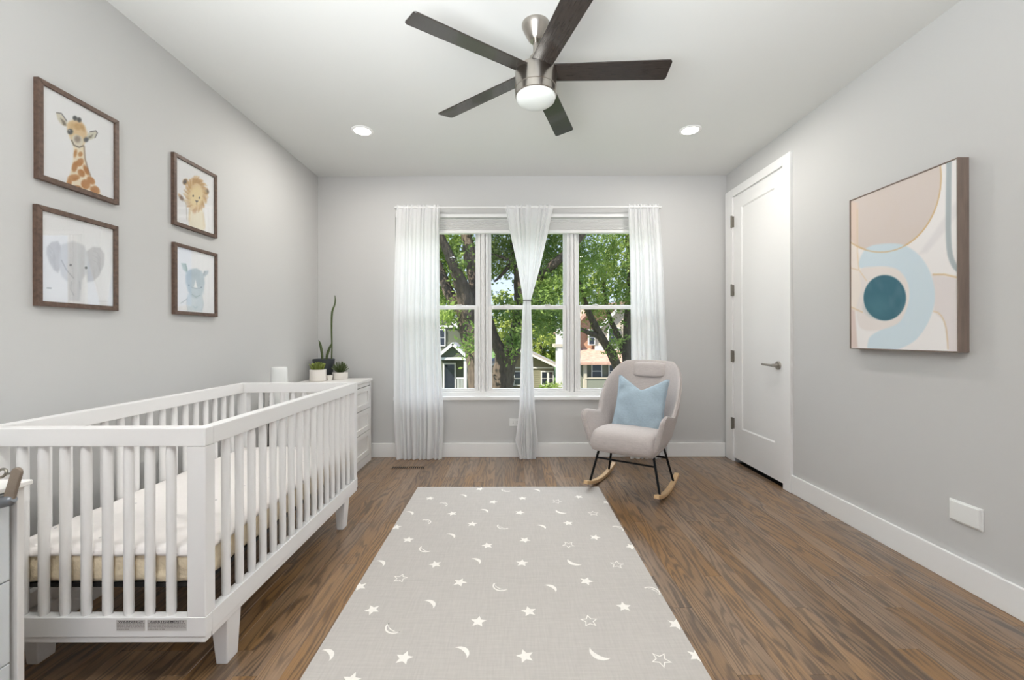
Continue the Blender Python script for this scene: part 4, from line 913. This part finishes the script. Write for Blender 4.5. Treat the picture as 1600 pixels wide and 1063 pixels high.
# ------------------------------------------------------------------ rocking chair
def chair():
    TH = 34.0
    t = thing('rocking_chair', 'greige upholstered rocking chair with black metal legs and wooden rockers', 'chair', (0.965, 3.29, 0), R(-TH))
    # tub shell: back and arms as one surface
    hw, vb, vf, rc = 0.258, 0.235, -0.27, 0.15
    segs = []; Lb, Lc = hw - rc, rc * math.pi / 2; Ls = vb - rc - vf; Lt = Lb + Lc + Ls
    def path(L):
        s = 1 if L >= 0 else -1; l = abs(L)
        if l < Lb: return Vector((s*l, vb, 0)), Vector((0, 1, 0))
        if l < Lb + Lc: a = (l - Lb) / rc; return Vector((s*(Lb + rc*math.sin(a)), vb - rc + rc*math.cos(a), 0)), Vector((s*math.sin(a), math.cos(a), 0))
        return Vector((s*hw, vb - rc - (l - Lb - Lc), 0)), Vector((s, 0, 0))
    def sm(x): x = min(1, max(0, x)); return x*x*(3 - 2*x)
    def hgt(L):
        l = abs(L); h = 0.965 - 0.004 * (l / 0.12) ** 2
        q_ = min(1, max(0, (l - 0.155) / 0.24)); h = (0.961 + (0.565 - 0.961) * (0.6 * q_ + 0.4 * sm(q_))) if l >= 0.14 else h
        if l > 0.41: h += 0.045 * min(1, (l - 0.41) / 0.2)
        if l > Lt - 0.06: h -= 0.035 * ((l - (Lt - 0.06)) / 0.06) ** 2
        return h
    NS, NR = 72, 18; b = newbm(); rows = []; thk = 0.050
    z0 = 0.315
    def pt(L, r_, inner):
        p, n = path(L); zero = 0.0; h = hgt(L); z = z0 + (h - z0) * r_; e = z - z0
        back = max(0, 1 - max(0, abs(L) - Lb) / Lc)
        fl = 0.37 * e * (0.28 + 0.72 * back) if back > 0 else 0.0
        side = 1 - back; fb = 0.45 * e * back; fl = side * (0.055 * sm(e / 0.3) + 0.05 * max(0, e - 0.25))
        bot = -0.035 * (1 - sm(r_ / 0.25))
        k = thk * (1.0 - 0.35 * r_)
        rnd = 0.0
        if r_ > 0.93: rnd = k * 0.5 * (1 - math.sqrt(max(0, 1 - ((r_ - 0.93) / 0.07) ** 2)))
        off = fl + bot + ((-k + rnd) if inner else (0 - rnd))
        q = p + n * off + Vector((n.x * 0.70 * fb, n.y * fb, 0)); return Vector((q.x, q.y + (-0.03 * sm((abs(L) - Lb - Lc) / Ls) * r_ if abs(L) > Lb + Lc else 0), z))
    oi = []; ii = []
    for i in range(NS + 1):
        L = -Lt + 2 * Lt * i / NS
        oi.append([b.verts.new(pt(L, j / NR, False)) for j in range(NR + 1)]); ii.append([b.verts.new(pt(L, j / NR, True)) for j in range(NR + 1)])
    for i in range(NS):
        for j in range(NR):
            b.faces.new((oi[i][j], oi[i+1][j], oi[i+1][j+1], oi[i][j+1])); b.faces.new((ii[i][j], ii[i][j+1], ii[i+1][j+1], ii[i+1][j]))
        b.faces.new((oi[i][NR], oi[i+1][NR], ii[i+1][NR], ii[i][NR])); b.faces.new((oi[i][0], ii[i][0], ii[i+1][0], oi[i+1][0]))
    for i in (0, NS):
        for j in range(NR): b.faces.new((oi[i][j], oi[i][j+1], ii[i][j+1], ii[i][j]))
    obj('back_and_arms', b, M_uphol, t, smooth=70, sub=1)
    # piping along the rim
    b = newbm(); pts = []
    for i in range(NS + 1): L = -Lt + 2*Lt*i/NS; pts.append(pt(L, 0.975, False) + path(L)[1] * 0.001)
    for end in (1, -1):
        pass
    pts = [pt(-Lt, j/NR, False) for j in range(NR)] + pts + [pt(Lt, j/NR, False) for j in range(NR - 1, -1, -1)]
    tube(b, pts, 0.0032, 8); obj('piping', b, M_uphol, t, smooth=80)
    # seat: one cushion, profile in (depth, height) carried across with a crowned top
    b = newbm(); sw = 0.238
    prof = [(0.20, 0.31), (0.0, 0.305), (-0.20, 0.302), (-0.262, 0.305), (-0.296, 0.318), (-0.316, 0.345), (-0.322, 0.38), (-0.318, 0.415), (-0.300, 0.445), (-0.268, 0.464), (-0.22, 0.474), (-0.14, 0.474), (-0.05, 0.466), (0.05, 0.456), (0.13, 0.448), (0.20, 0.440)]
    nx = 26; rows = []
    for i in range(nx + 1):
        u = -1 + 2 * i / nx; x = sw * math.sin(u * math.pi / 2) if abs(u) > 2 else sw * u; ed = sm((abs(u) - 0.82) / 0.18)
        rows.append([b.verts.new((x, v + (0.012 * ed if v < -0.25 else 0) - (0.014 * (1 - u*u) if v < -0.2 else 0), z + (0.012 * (1 - u*u) - 0.022 * ed if z > 0.40 else 0.008 * ed))) for v, z in prof])
    for r0, r1 in zip(rows, rows[1:]):
        for k in range(len(prof)): b.faces.new((r0[k], r0[(k+1) % len(prof)], r1[(k+1) % len(prof)], r1[k]))
    b.faces.new(rows[0]); b.faces.new(rows[-1][::-1])
    obj('seat', b, M_uphol, t, smooth=70, sub=1)
    # head pad
    b = newbm(); n = 20; W, Hh = 0.145, 0.068
    ca, sa = math.cos(R(24)), math.sin(R(24)); zc = 0.882; vc = vb + 0.45 * (zc - z0) - 0.038
    grid = []
    for j in range(n + 1):
        row = []
        for i in range(n + 1):
            u, v = -1 + 2*i/n, -1 + 2*j/n
            # squircle mapping to rounded rectangle
            ux, vy = u * math.sqrt(1 - v*v*0.12) , v * math.sqrt(1 - u*u*0.35)
            d = 0.024 * (max(0, 1 - abs(u)**4) * max(0, 1 - abs(v)**4)) ** 0.4
            z = vy * Hh; row.append(b.verts.new((ux * W, vc + z * sa - d * ca, zc + z * ca + d * sa * -0.2)))
        grid.append(row)
    bk = []
    for j in range(n):
        for i in range(n): b.faces.new((grid[j][i], grid[j][i+1], grid[j+1][i+1], grid[j+1][i]))
    obj('head_pad', b, M_uphol, t, smooth=80, solid=0.004)
    # base: legs, bars, rockers
    RR = 0.95; ru = 0.262
    zr = lambda v: (v * v) / (2 * RR)
    for s in (-1, 1):
        b = newbm(); tube(b, [(s*0.205, -0.185, 0.31), (s*ru, -0.235, zr(-0.235) + 0.024)], 0.009, 12); obj('leg', b, M_black, t, smooth=50)
        b = newbm(); tube(b, [(s*0.205, 0.105, 0.31), (s*ru, 0.165, zr(0.165) + 0.024)], 0.009, 12); obj('leg', b, M_black, t, smooth=50)
        # wooden rocker
        b = newbm(); n = 22; hwid, hh = 0.018, 0.028; rows = []
        for i in range(n + 1):
            v = -0.325 + 0.62 * i / n; z = zr(v); sl = v / RR; tn = Vector((0, 1, sl)).normalized(); up = Vector((0, -tn.z, tn.y)); p = Vector((s*ru, v, z))
            rows.append([b.verts.new(p + Vector((-hwid, 0, 0))), b.verts.new(p + Vector((hwid, 0, 0))), b.verts.new(p + Vector((hwid, 0, 0)) + up*hh), b.verts.new(p + Vector((-hwid, 0, 0)) + up*hh)])
        for r0, r1 in zip(rows, rows[1:]):
            for k in range(4): b.faces.new((r0[k], r0[(k+1) % 4], r1[(k+1) % 4], r1[k]))
        b.faces.new(rows[0]); b.faces.new(rows[-1][::-1]); obj('rocker', b, M_rock, t, bevel=0.005, seg=3)
    for (v, z, r_) in ((-0.198, 0.235, 0.007), (0.125, 0.225, 0.009)):
        b = newbm(); k = (0.31 - z) / 0.28; xx = 0.205 + 0.055 * k; tube(b, [(-xx, v, z), (xx, v, z)], r_, 12); obj('crossbar', b, M_black, t, smooth=50)
    b = newbm(); box(b, -0.20, 0.20, -0.20, 0.13, 0.296, 0.306); obj('seat_frame', b, M_black, t, bevel=0.002)
    # pillow
    pt_ = thing('throw_pillow', 'light blue square throw pillow with a chopped top on the rocking chair', 'pillow', (0, 0, 0))
    b = newbm(); n = 30; S = 0.203; fr = []; bkk = []
    for side in (1, -1):
        g = []
        for j in range(n + 1):
            row = []
            for i in range(n + 1):
                u, v = -1 + 2*i/n, -1 + 2*j/n
                x = u * S * (1 - 0.07 * (1 - v*v) ) ; z = v * S * 1.13 * (1 - 0.05 * (1 - u*u)); dome = (max(0, 1 - u**2) * max(0, 1 - v**2)) ** 0.42
                if v > 0: z -= 0.105 * max(0, 1 - abs(u) * 1.15) ** 1.0 * v ** 2.2
                y = side * (0.075 * dome * (1 - 0.35 * max(0, v) * math.exp(-(u*2.2)**2))) + 0.004 * math.sin(9*u + 5*v) * dome
                y += side * 0.006 * dome * math.sin(14 * u * v + 3)
                row.append(b.verts.new((x, y, z)))
            g.append(row)
        for j in range(n):
            for i in range(n): b.faces.new((g[j][i], g[j][i+1], g[j+1][i+1], g[j+1][i]))
    bmesh.ops.remove_doubles(b, verts=b.verts, dist=1e-5)
    cv = obj('cover', b, M_pillow, pt_, smooth=80)
    b = newbm(); pts = []
    for k in range(4 * n):
        e, q = divmod(k, n); f = -1 + 2*q/n
        u, v = ((f, -1), (1, f), (-f, 1), (-1, -f))[e]
        z = v * S * 1.13 * (1 - 0.05 * (1 - u*u)); z -= 0.105 * max(0, 1 - abs(u) * 1.15) * v ** 2.2 if v > 0 else 0
        pts.append((u * S * (1 - 0.07 * (1 - v*v)), 0.004 * math.sin(9*u + 5*v) * 0, z))
    pts.append(pts[0]); tube(b, pts, 0.0022, 6, cap=False); obj('seam', b, M_pillow, pt_, smooth=80)
    Mc = Matrix.Translation((0.965, 3.29, 0)) @ Matrix.Rotation(R(-TH), 4, 'Z')
    pt_.matrix_world = Mc @ Matrix.Translation((0.02, 0.105, 0.622)) @ Matrix.Rotation(R(4), 4, 'Z') @ Matrix.Rotation(R(-22), 4, 'X') @ Matrix.Rotation(R(3), 4, 'Y')
chair()

# ------------------------------------------------------------------ outdoors
GZ = -3.1
M_bark = mat('bark', (92, 80, 68), 0.95, bump=1.0, bscale=7, vary=0.35, stretch=(3, 3, 0.7))
for nd in M_bark.node_tree.nodes:
    if nd.type == 'BUMP': nd.inputs['Distance'].default_value = 0.05
M_lawn = mat('lawn', (96, 124, 62), 0.95, vary=0.25, bscale=3)
M_road = mat('asphalt', (132, 130, 128), 0.9, vary=0.06, bscale=20); M_walk = mat('sidewalk', (190, 186, 178), 0.9, vary=0.05, bscale=8)
M_olive = mat('olive_siding', (86, 90, 74), 0.8); M_beige = mat('beige_siding', (130, 126, 104), 0.8); M_white = mat('white_house_trim', (206, 204, 200), 0.6)
M_brick = mat('orange_brick', (172, 134, 110), 0.9, vary=0.12, bscale=12); M_tile = mat('salmon_shingle', (178, 142, 124), 0.9, vary=0.2, bscale=5); M_shing = mat('grey_shingle', (158, 152, 146), 0.9, vary=0.15, bscale=6)  # salmon shingle tone varied to stand in for dappled tree shade
M_wbrick = mat('white_chimney', (200, 194, 190), 0.8, vary=0.05, bscale=14); M_dglass = mat('house_window_glass', (40, 46, 54), 0.08); M_greyg = mat('grey_green_board', (122, 124, 110), 0.8); M_cream = mat('cream_stucco', (176, 166, 148), 0.85)
def mk_leaf(name, c1, c2):
    m = bpy.data.materials.new(name); m.use_nodes = True; n = m.node_tree; n.nodes.clear(); L = n.links.new
    o = n.nodes.new('ShaderNodeOutputMaterial'); d = n.nodes.new('ShaderNodeBsdfDiffuse'); t = n.nodes.new('ShaderNodeBsdfTranslucent'); mx = n.nodes.new('ShaderNodeMixShader'); mx.inputs[0].default_value = 0.45
    g = n.nodes.new('ShaderNodeTexCoord'); no = n.nodes.new('ShaderNodeTexNoise'); no.inputs['Scale'].default_value = 1.6; no.inputs['Detail'].default_value = 5; L(g.outputs['Object'], no.inputs[0])
    r = n.nodes.new('ShaderNodeValToRGB'); r.color_ramp.elements[0].position = 0.35; r.color_ramp.elements[1].position = 0.65; r.color_ramp.elements[0].color = (*srgb(*c1), 1); r.color_ramp.elements[1].color = (*srgb(*c2), 1)
    L(no.outputs['Fac'], r.inputs[0]); L(r.outputs[0], d.inputs[0]); L(r.outputs[0], t.inputs[0]); L(d.outputs[0], mx.inputs[1]); L(t.outputs[0], mx.inputs[2]); L(mx.outputs[0], o.inputs[0]); return m
M_leaf1 = mk_leaf('leaf_green', (100, 128, 66), (174, 192, 108)); M_leaf2 = mk_leaf('leaf_yellow_green', (140, 160, 74), (204, 208, 120)); M_leaf3 = mk_leaf('leaf_deep_green', (106, 134, 70), (186, 200, 118))
def foliage(name, blobs, n, size, m, parent):
    """blobs: (cx, cy, cz, rx, ry, rz); sprays of small folded leaves"""
    wts = np.array([b_[3]*b_[4]*b_[5] for b_ in blobs]) ** 0.75; wts /= wts.sum()
    k = rng.choice(len(blobs), n, p=wts); B = np.array(blobs)[k]
    # gather in sprays so that gaps open between them
    spr = max(1, n // 28); sc = rng.normal(size=(spr, 3)); sc /= np.linalg.norm(sc, axis=1)[:, None]; sc *= rng.uniform(0.15, 1, spr)[:, None] ** 0.45
    kb = rng.choice(len(blobs), spr, p=wts); Bs = np.array(blobs)[kb]; cen = Bs[:, :3] + sc * Bs[:, 3:]
    si = rng.integers(0, spr, n); dr = rng.normal(size=(spr, 3)); dr[:, 2] -= 0.8; dr /= np.linalg.norm(dr, axis=1)[:, None]
    c = cen[si] + dr[si] * rng.uniform(-0.32, 0.32, n)[:, None] + rng.normal(size=(n, 3)) * 0.075
    a = rng.normal(size=(n, 3)); a /= np.linalg.norm(a, axis=1)[:, None]; h = rng.normal(size=(n, 3)); h[:, 2] += 0.8; bb = np.cross(a, h); bb /= np.linalg.norm(bb, axis=1)[:, None] + 1e-9
    s = (size * rng.uniform(0.6, 1.3, n))[:, None]; nn = np.cross(a, bb)
    V = np.stack([c - a*s, c + bb*s*0.42 + nn*s*0.12, c + a*s, c - bb*s*0.42 + nn*s*0.12], 1).reshape(-1, 3)
    F_ = np.arange(4*n).reshape(-1, 4); tri = np.concatenate([F_[:, [0, 1, 2]], F_[:, [0, 2, 3]]])
    me = bpy.data.meshes.new(name); me.vertices.add(len(V)); me.vertices.foreach_set('co', V.ravel()); me.loops.add(tri.size); me.loops.foreach_set('vertex_index', tri.ravel()); me.polygons.add(len(tri)); me.polygons.foreach_set('loop_start', np.arange(len(tri)) * 3); me.update()
    me.materials.append(m); o = bpy.data.objects.new(name, me); C.objects.link(o); o['kind'] = 'stuff'
    if parent: o.parent = parent
    return o
def limb(parent, pts, nm='branch', seg=12):
    """pts: (px, py, D, width px)"""
    P_ = [P(a, b_, d) for a, b_, d, w_ in pts]; W = [w_ * d / F / 2 for a, b_, d, w_ in pts]; NS = 5; res = []; rad = []
    for k in range(len(P_) - 1):
        p0, p1, p2, p3 = P_[max(k-1, 0)], P_[k], P_[k+1], P_[min(k+2, len(P_)-1)]
        for i in range(NS):
            u = i / NS; res.append(0.5 * ((2*p1) + (-p0 + p2)*u + (2*p0 - 5*p1 + 4*p2 - p3)*u*u + (-p0 + 3*p1 - 3*p2 + p3)*u**3)); rad.append((W[k]*(1-u) + W[k+1]*u) * (1 + 0.05*math.sin(k*5 + i*2.3)))
    res.append(P_[-1]); rad.append(W[-1]); b = newbm(); tube(b, res, rad, seg)
    for v in b.verts: v.co += Vector((math.sin(v.co.z*7 + v.co.x*9), math.sin(v.co.z*5 + v.co.y*8), 0)) * 0.010
    return obj(nm, b, M_bark, parent, smooth=60)
def outdoors():
    b = newbm(); box(b, -60, 60, YB + 0.8, 120, GZ - 0.5, GZ); struct('ground', b, M_lawn)
    b = newbm(); box(b, -60, 60, 14, 21, GZ, GZ + 0.02); o = struct('road', b, M_road)
    for y in (12.2, 22.4): b = newbm(); box(b, -60, 60, y, y + 1.3, GZ, GZ + 0.03); struct('sidewalk', b, M_walk)
    def foot(px, D): return PY0 + (EYE - GZ) * F / D
    # --- tree A (left pane)
    t = thing('street_tree', 'big tree with a forking leaning trunk filling the left window pane', 'tree')
    limb(t, [(750, foot(0, 9.5), 9.5, 46), (749, 700, 9.5, 38), (748, 607, 9.5, 33), (744, 560, 9.5, 33), (734, 510, 9.5, 36), (731, 480, 9.4, 36)], 'trunk', 16)
    limb(t, [(732, 492, 9.4, 32), (724, 455, 9.2, 23), (709, 415, 9.0, 17), (696, 385, 8.9, 15), (680, 350, 8.8, 13), (660, 300, 8.7, 11)])
    limb(t, [(728, 492, 9.5, 24), (704, 462, 9.6, 19), (690, 428, 9.7, 16), (677, 395, 9.8, 14), (655, 340, 9.9, 11)])
    limb(t, [(738, 490, 9.5, 24), (742, 440, 9.6, 22), (735, 400, 9.7, 20), (728, 360, 9.8, 17), (722, 300, 9.9, 12), (725, 240, 10, 7)])
    limb(t, [(742, 450, 9.6, 14), (752, 410, 9.7, 12), (756, 370, 9.8, 9), (758, 300, 9.8, 6)])
    cx = P(715, 0, 9.5).x
    foliage('foliage', [(cx - 1.4, 10.4, 3.1, 1.5, 1.0, 1.1), (cx + 0.0, 11.0, 3.6, 1.4, 1.1, 1.2), (cx - 0.7, 8.6, 3.9, 1.1, 0.8, 0.5), (cx + 0.8, 9.4, 4.6, 1.2, 1.2, 0.9), (cx - 0.2, 9.3, 1.75, 0.45, 0.3, 0.22), (cx + 0.35, 8.8, 1.15, 0.14, 0.2, 0.4), (cx - 0.9, 11.2, 2.0, 0.9, 0.5, 0.5), (cx + 0.1, 9.0, 2.9, 0.35, 0.2, 0.3)], 22000, 0.055, M_leaf1, t)
    # --- tree B (middle)
    t = thing('street_tree', 'thick trunked tree forking low behind the centre curtain', 'tree')
    limb(t, [(782, foot(0, 10.5), 10.5, 60), (783, 680, 10.5, 42), (784, 607, 10.5, 36), (788, 575, 10.5, 33), (793, 550, 10.5, 38)], 'trunk', 16)
    limb(t, [(786, 556, 10.5, 24), (775, 535, 10.4, 18), (766, 510, 10.3, 15), (760, 480, 10.3, 13), (757, 430, 10.3, 11), (764, 370, 10.3, 8), (770, 300, 10.3, 5)])
    limb(t, [(797, 556, 10.5, 28), (808, 520, 10.6, 22), (813, 480, 10.7, 20), (812, 440, 10.7, 18), (806, 395, 10.8, 15), (800, 340, 10.8, 11), (790, 280, 10.8, 7)])
    limb(t, [(812, 486, 10.7, 18), (826, 462, 10.5, 17), (840, 440, 10.2, 16), (858, 420, 10.0, 15), (876, 404, 9.8, 13), (900, 380, 9.7, 10), (930, 340, 9.6, 7)])
    limb(t, [(812, 430, 10.7, 10), (796, 408, 10.6, 6), (778, 400, 10.5, 4), (764, 396, 10.4, 3)]); limb(t, [(806, 400, 10.8, 8), (786, 428, 10.5, 5), (772, 440, 10.4, 3)])
    cx = P(810, 0, 10.5).x
    foliage('foliage', [(cx - 0.4, 10.9, 3.2, 0.8, 0.6, 0.42), (cx + 1.0, 10.7, 3.3, 1.1, 0.9, 0.8), (cx + 0.3, 10.4, 4.6, 1.8, 1.5, 1.0), (cx + 0.5, 10.0, 2.1, 0.5, 0.5, 0.45), (cx + 0.95, 9.8, 2.3, 0.5, 0.4, 0.5), (cx - 0.3, 10.2, 1.75, 0.55, 0.4, 0.3), (cx - 0.05, 10.0, 1.15, 0.22, 0.25, 0.4), (cx + 0.8, 10.8, 1.6, 0.6, 0.5, 0.35)], 26000, 0.055, M_leaf1, t)
    # --- tree C (right)
    t = thing('street_tree', 'tree with slim leaning limbs in the right window pane', 'tree')
    limb(t, [(986, foot(0, 13), 13, 30), (984, 640, 13, 24), (981, 590, 13, 20), (980, 545, 13, 15), (981, 500, 13, 13), (984, 430, 13, 10), (980, 350, 13, 7)], 'trunk')
    limb(t, [(984, 622, 13, 20), (970, 587, 12.9, 15), (955, 553, 12.8, 14), (939, 527, 12.7, 13), (929, 508, 12.6, 12), (920, 488, 12.5, 10), (908, 450, 12.4, 7), (898, 400, 12.3, 5)])
    limb(t, [(935, 526, 12.7, 9), (922, 521, 12.5, 7.5), (905, 514, 12.3, 6.5), (888, 505, 12.1, 6), (874, 496, 12, 5), (864, 484, 11.9, 3)])
    limb(t, [(979, 558, 13, 13), (970, 536, 13.1, 11), (960, 514, 13.2, 9), (952, 495, 13.2, 8), (944, 450, 13.3, 6), (950, 390, 13.4, 4)])
    cx = P(940, 0, 13).x
    foliage('foliage', [(cx - 0.6, 12.6, 3.2, 1.2, 1.0, 0.8), (cx + 0.8, 12.8, 3.6, 1.2, 1.0, 1.0), (cx + 0.1, 12.8, 2.3, 1.5, 0.9, 0.5), (cx + 0.2, 12.6, 5.0, 2.2, 1.6, 1.2), (cx - 1.2, 12.4, 2.3, 0.7, 0.6, 0.5), (cx + 1.6, 12.6, 2.4, 0.8, 0.8, 0.7), (cx + 0.15, 12.9, 1.45, 0.9, 0.5, 0.22), (cx + 0.35, 12.6, 1.1, 0.3, 0.3, 0.45)], 16500, 0.06, M_leaf3, t)
    # --- trees beyond
    for (px, py, D, rx, rz, m, lb, n) in ((790, 505, 46, 3.4, 3.6, M_leaf2, 'sunlit yellow-green tree beyond the beige bungalow', 9000), (845, 538, 44, 2.2, 2.8, M_leaf2, 'rounded bright green tree beside the white chimney', 7000), (850, 490, 50, 3.6, 4.2, M_leaf1, 'tall tree behind the bungalow roof', 9000),
                                        (700, 440, 50, 5.0, 4.2, M_leaf2, 'distant tree behind the olive house', 8000), (935, 430, 52, 6.0, 3.6, M_leaf2, 'distant tree behind the brick house', 9000)):
        c = P(px, py, D); t = thing('tree', lb, 'tree', (c.x, c.y, GZ))
        b = newbm(); tube(b, [(0, 0, 0), (0.1, 0, (c.z - GZ) * 0.5), (0, 0, c.z - GZ)], [0.3, 0.22, 0.12], 10); obj('trunk', b, M_bark, t, smooth=60)
        f = foliage('foliage', [(0, 0, c.z - GZ, rx, rx, rz), (rx*0.4, 0.0, c.z - GZ - rz*0.3, rx*0.7, rx*0.7, rz*0.7), (-rx*0.4, 0, c.z - GZ - rz*0.3, rx*0.7, rx*0.7, rz*0.7)], n, 0.17, m, t)
    c = P(861, 603, 24); t = thing('shrub', 'low green hedge shrub in front of the white chimney', 'shrub', (c.x, c.y, GZ)); foliage('foliage', [(0, 0, 0.75, 0.8, 0.5, 0.85)], 2500, 0.09, M_leaf3, t)
    # --- houses
    def slab(t, nm, pts, D, depth, m, lb=None):   # front outline given where it stands, real depth behind
        b = newbm(); prism(b, [P(a, c, D) - Vector(t.location) for a, c in pts], (0, depth, 0)); return obj(nm, b, m, t, label=lb)
    def rect(t, nm, a0, a1, c0, c1, D, depth, m): return slab(t, nm, [(a0, c1), (a1, c1), (a1, c0), (a0, c0)], D, depth, m)
    def bar(t, nm, p, q, wpx, D, depth, m):
        d = Vector((q[0]-p[0], q[1]-p[1])).normalized(); n = Vector((-d.y, d.x)) * wpx / 2
        return slab(t, nm, [(p[0]+n.x, p[1]+n.y), (q[0]+n.x, q[1]+n.y), (q[0]-n.x, q[1]-n.y), (p[0]-n.x, p[1]-n.y)], D, depth, m)
    def win(t, a0, a1, c0, c1, D):
        fr = rect(t, 'window', a0, a1, c0, c1, D, 0.12, M_white)
        k = 1.8; g = rect(t, 'pane', a0 + k, a1 - k, c0 + k, (c0+c1)/2 - 0.5, D - 0.02, 0.05, M_dglass); g.parent = fr
        g = rect(t, 'pane', a0 + k, a1 - k, (c0+c1)/2 + 0.7, c1 - k, D - 0.02, 0.05, M_dglass); g.parent = fr
    gy = lambda D: PY0 + (EYE - GZ) * F / D
    def lap(t, a0, a1, ytop, D, m):
        """lapped siding boards, one joined part"""
        b = newbm(); z = GZ; x0, x1 = P(a0, 0, D).x, P(a1, 0, D).x; zt = EYE - (ytop - PY0) * D / F; o = Vector(t.location)
        while z < zt: prism(b, [(x0 - o.x, D - o.y, z - o.z), (x0 - o.x, D - 0.035 - o.y, z - o.z), (x0 - o.x, D - 0.008 - o.y, z + 0.15 - o.z), (x0 - o.x, D - o.y, z + 0.15 - o.z)], (x1 - x0, 0, 0)); z += 0.15
        obj('siding', b, m, t, kind='stuff')
    # house 1: olive gable house with a white porch
    D = 30.0; t = thing('house', 'olive house with a white gabled porch in the left window pane', 'house', (P(660, 0, D).x, D, GZ))
    slab(t, 'wall', [(590, gy(D)), (741, gy(D)), (741, 536), (665, 461), (590, 536)], D, 9, M_olive); lap(t, 591, 740, 537, D, M_olive)
    bar(t, 'roof', (665, 457), (752, 544), 7, D - 0.5, 10, M_shing); bar(t, 'roof', (665, 457), (580, 542), 7, D - 0.5, 10, M_shing)
    bar(t, 'rake_trim', (665, 461), (750, 546), 4, D - 0.55, 0.2, M_white); bar(t, 'rake_trim', (665, 461), (582, 544), 4, D - 0.55, 0.2, M_white); rect(t, 'band', 600, 716, 508.5, 511.5, D - 0.1, 0.12, M_white)
    win(t, 684, 696, 514, 541, D - 0.12)
    DP = 28.2
    slab(t, 'porch_gable', [(682, 561), (731, 561), (707, 540)], DP, 1.7, M_olive)
    bar(t, 'porch_roof', (706.5, 537), (733, 561.5), 4.5, DP - 0.25, 2.2, M_white); bar(t, 'porch_roof', (707.5, 537), (678, 561.5), 4.5, DP - 0.25, 2.2, M_white); rect(t, 'porch_beam', 681, 731, 558.5, 562.5, DP - 0.1, 0.3, M_white)
    for a in (724.5, 683): rect(t, 'porch_post', a, a + 4.5, 562, gy(DP), DP - 0.05, 0.2, M_white)
    fr = rect(t, 'door', 692, 712, 567, 612, D - 0.14, 0.12, M_white); g = rect(t, 'door_leaf', 694.2, 709.8, 569.5, 612, D - 0.17, 0.08, M_dglass); g.parent = fr
    rect(t, 'porch_deck', 676, 735, 618, gy(DP) + 1, DP - 0.2, 2.0, M_walk)
    for k in range(7): rect(t, 'baluster', 714 + k*2.0, 714.9 + k*2.0, 592, 618, DP, 0.05, M_white)
    rect(t, 'railing', 713, 728, 590, 592, DP - 0.02, 0.08, M_white)
    # house 2: beige bungalow
    D = 33.0; t = thing('house', 'low beige bungalow with white eaves behind the forked tree', 'house', (P(815, 0, D).x, D, GZ))
    slab(t, 'wall', [(766, gy(D)), (866, gy(D)), (866, 572), (816, 549), (766, 572)], D, 6, M_beige); lap(t, 767, 865, 574, D, M_beige)
    for s, e in (((816, 545), (874, 572.5)), ((816, 545), (758, 572.5))): bar(t, 'roof', s, e, 4, D - 0.7, 7, M_shing); bar(t, 'rake_trim', (s[0], s[1] + 3), (e[0], e[1] + 3), 3, D - 0.75, 0.2, M_white)
    rect(t, 'band', 767, 865, 574, 576, D - 0.1, 0.12, M_white)
    for a0, a1 in ((802, 815), (845, 856), (856, 867 - 2)): win(t, a0, a1, 580, 603, D - 0.12)
    # house 3: brick house with white chimney and tiled porch roof
    D = 26.0; t = thing('house', 'brick house with salmon porch roof and white chimney in the right window pane', 'house', (P(940, 0, D).x, D, GZ))
    slab(t, 'wall', [(888, gy(D)), (1060, gy(D)), (1060, 520), (1010, 470), (965, 478), (925, 482), (905, 500), (888, 520)], D, 6, M_brick)
    slab(t, 'gable_wall', [(930, 548), (1010, 548), (1010, 510), (975, 476), (930, 520)], D - 0.15, 0.3, M_cream)
    bar(t, 'roof', (926, 480), (884, 522), 5, D - 0.5, 7, M_tile); bar(t, 'roof', (924, 480), (1000, 470), 4, D - 0.5, 7, M_tile)
    bar(t, 'rake_trim', (975, 474), (926, 524), 4, D - 0.4, 0.25, M_white); bar(t, 'rake_trim', (975, 474), (1020, 520), 4, D - 0.4, 0.25, M_white)
    win(t, 919, 930, 515, 540, D - 0.3); win(t, 950, 968, 512, 540, D - 0.3)
    rect(t, 'band', 930, 1010, 541, 548, D - 0.35, 0.3, M_white)
    # porch
    DP = 24.2; b = newbm(); o = Vector(t.location); x0, x1 = P(893, 0, DP).x, P(1040, 0, DP).x; z1, z0_ = P(0, 545, D).z, P(0, 566, DP).z
    prism(b, [(x0 - o.x, D - o.y, z1 - o.z), (x0 - o.x, DP - 0.4 - o.y, z0_ - o.z), (x0 - o.x, DP - 0.4 - o.y, z0_ - 0.15 - o.z), (x0 - o.x, D - o.y, z1 - 0.15 - o.z)], (x1 - x0, 0, 0)); obj('porch_roof', b, M_tile, t)
    rect(t, 'porch_wall', 900, 1040, 566, gy(DP), DP + 0.3, 0.3, M_greyg); rect(t, 'porch_beam', 896, 1040, 565, 569, DP, 0.25, M_cream)
    rect(t, 'porch_parapet', 914, 1040, 592, gy(DP), DP - 0.1, 0.25, M_greyg); rect(t, 'band', 914, 1040, 590.5, 592.5, DP - 0.15, 0.3, M_cream)
    for a in (912, 964): rect(t, 'porch_post', a, a + 5, 568, gy(DP), DP - 0.12, 0.25, M_cream)
    win(t, 924, 941, 568, 593, DP + 0.15); win(t, 951, 962, 570, 592, DP + 0.15)
    # chimney
    rect(t, 'chimney', 871, 889, 512, gy(D - 0.6), D - 0.9, 1.0, M_wbrick); rect(t, 'chimney_cap', 869, 891, 507, 512, D - 0.95, 1.1, M_cream); rect(t, 'chimney_shoulder', 866, 891, 538, 543, D - 0.95, 1.15, M_cream)
outdoors()
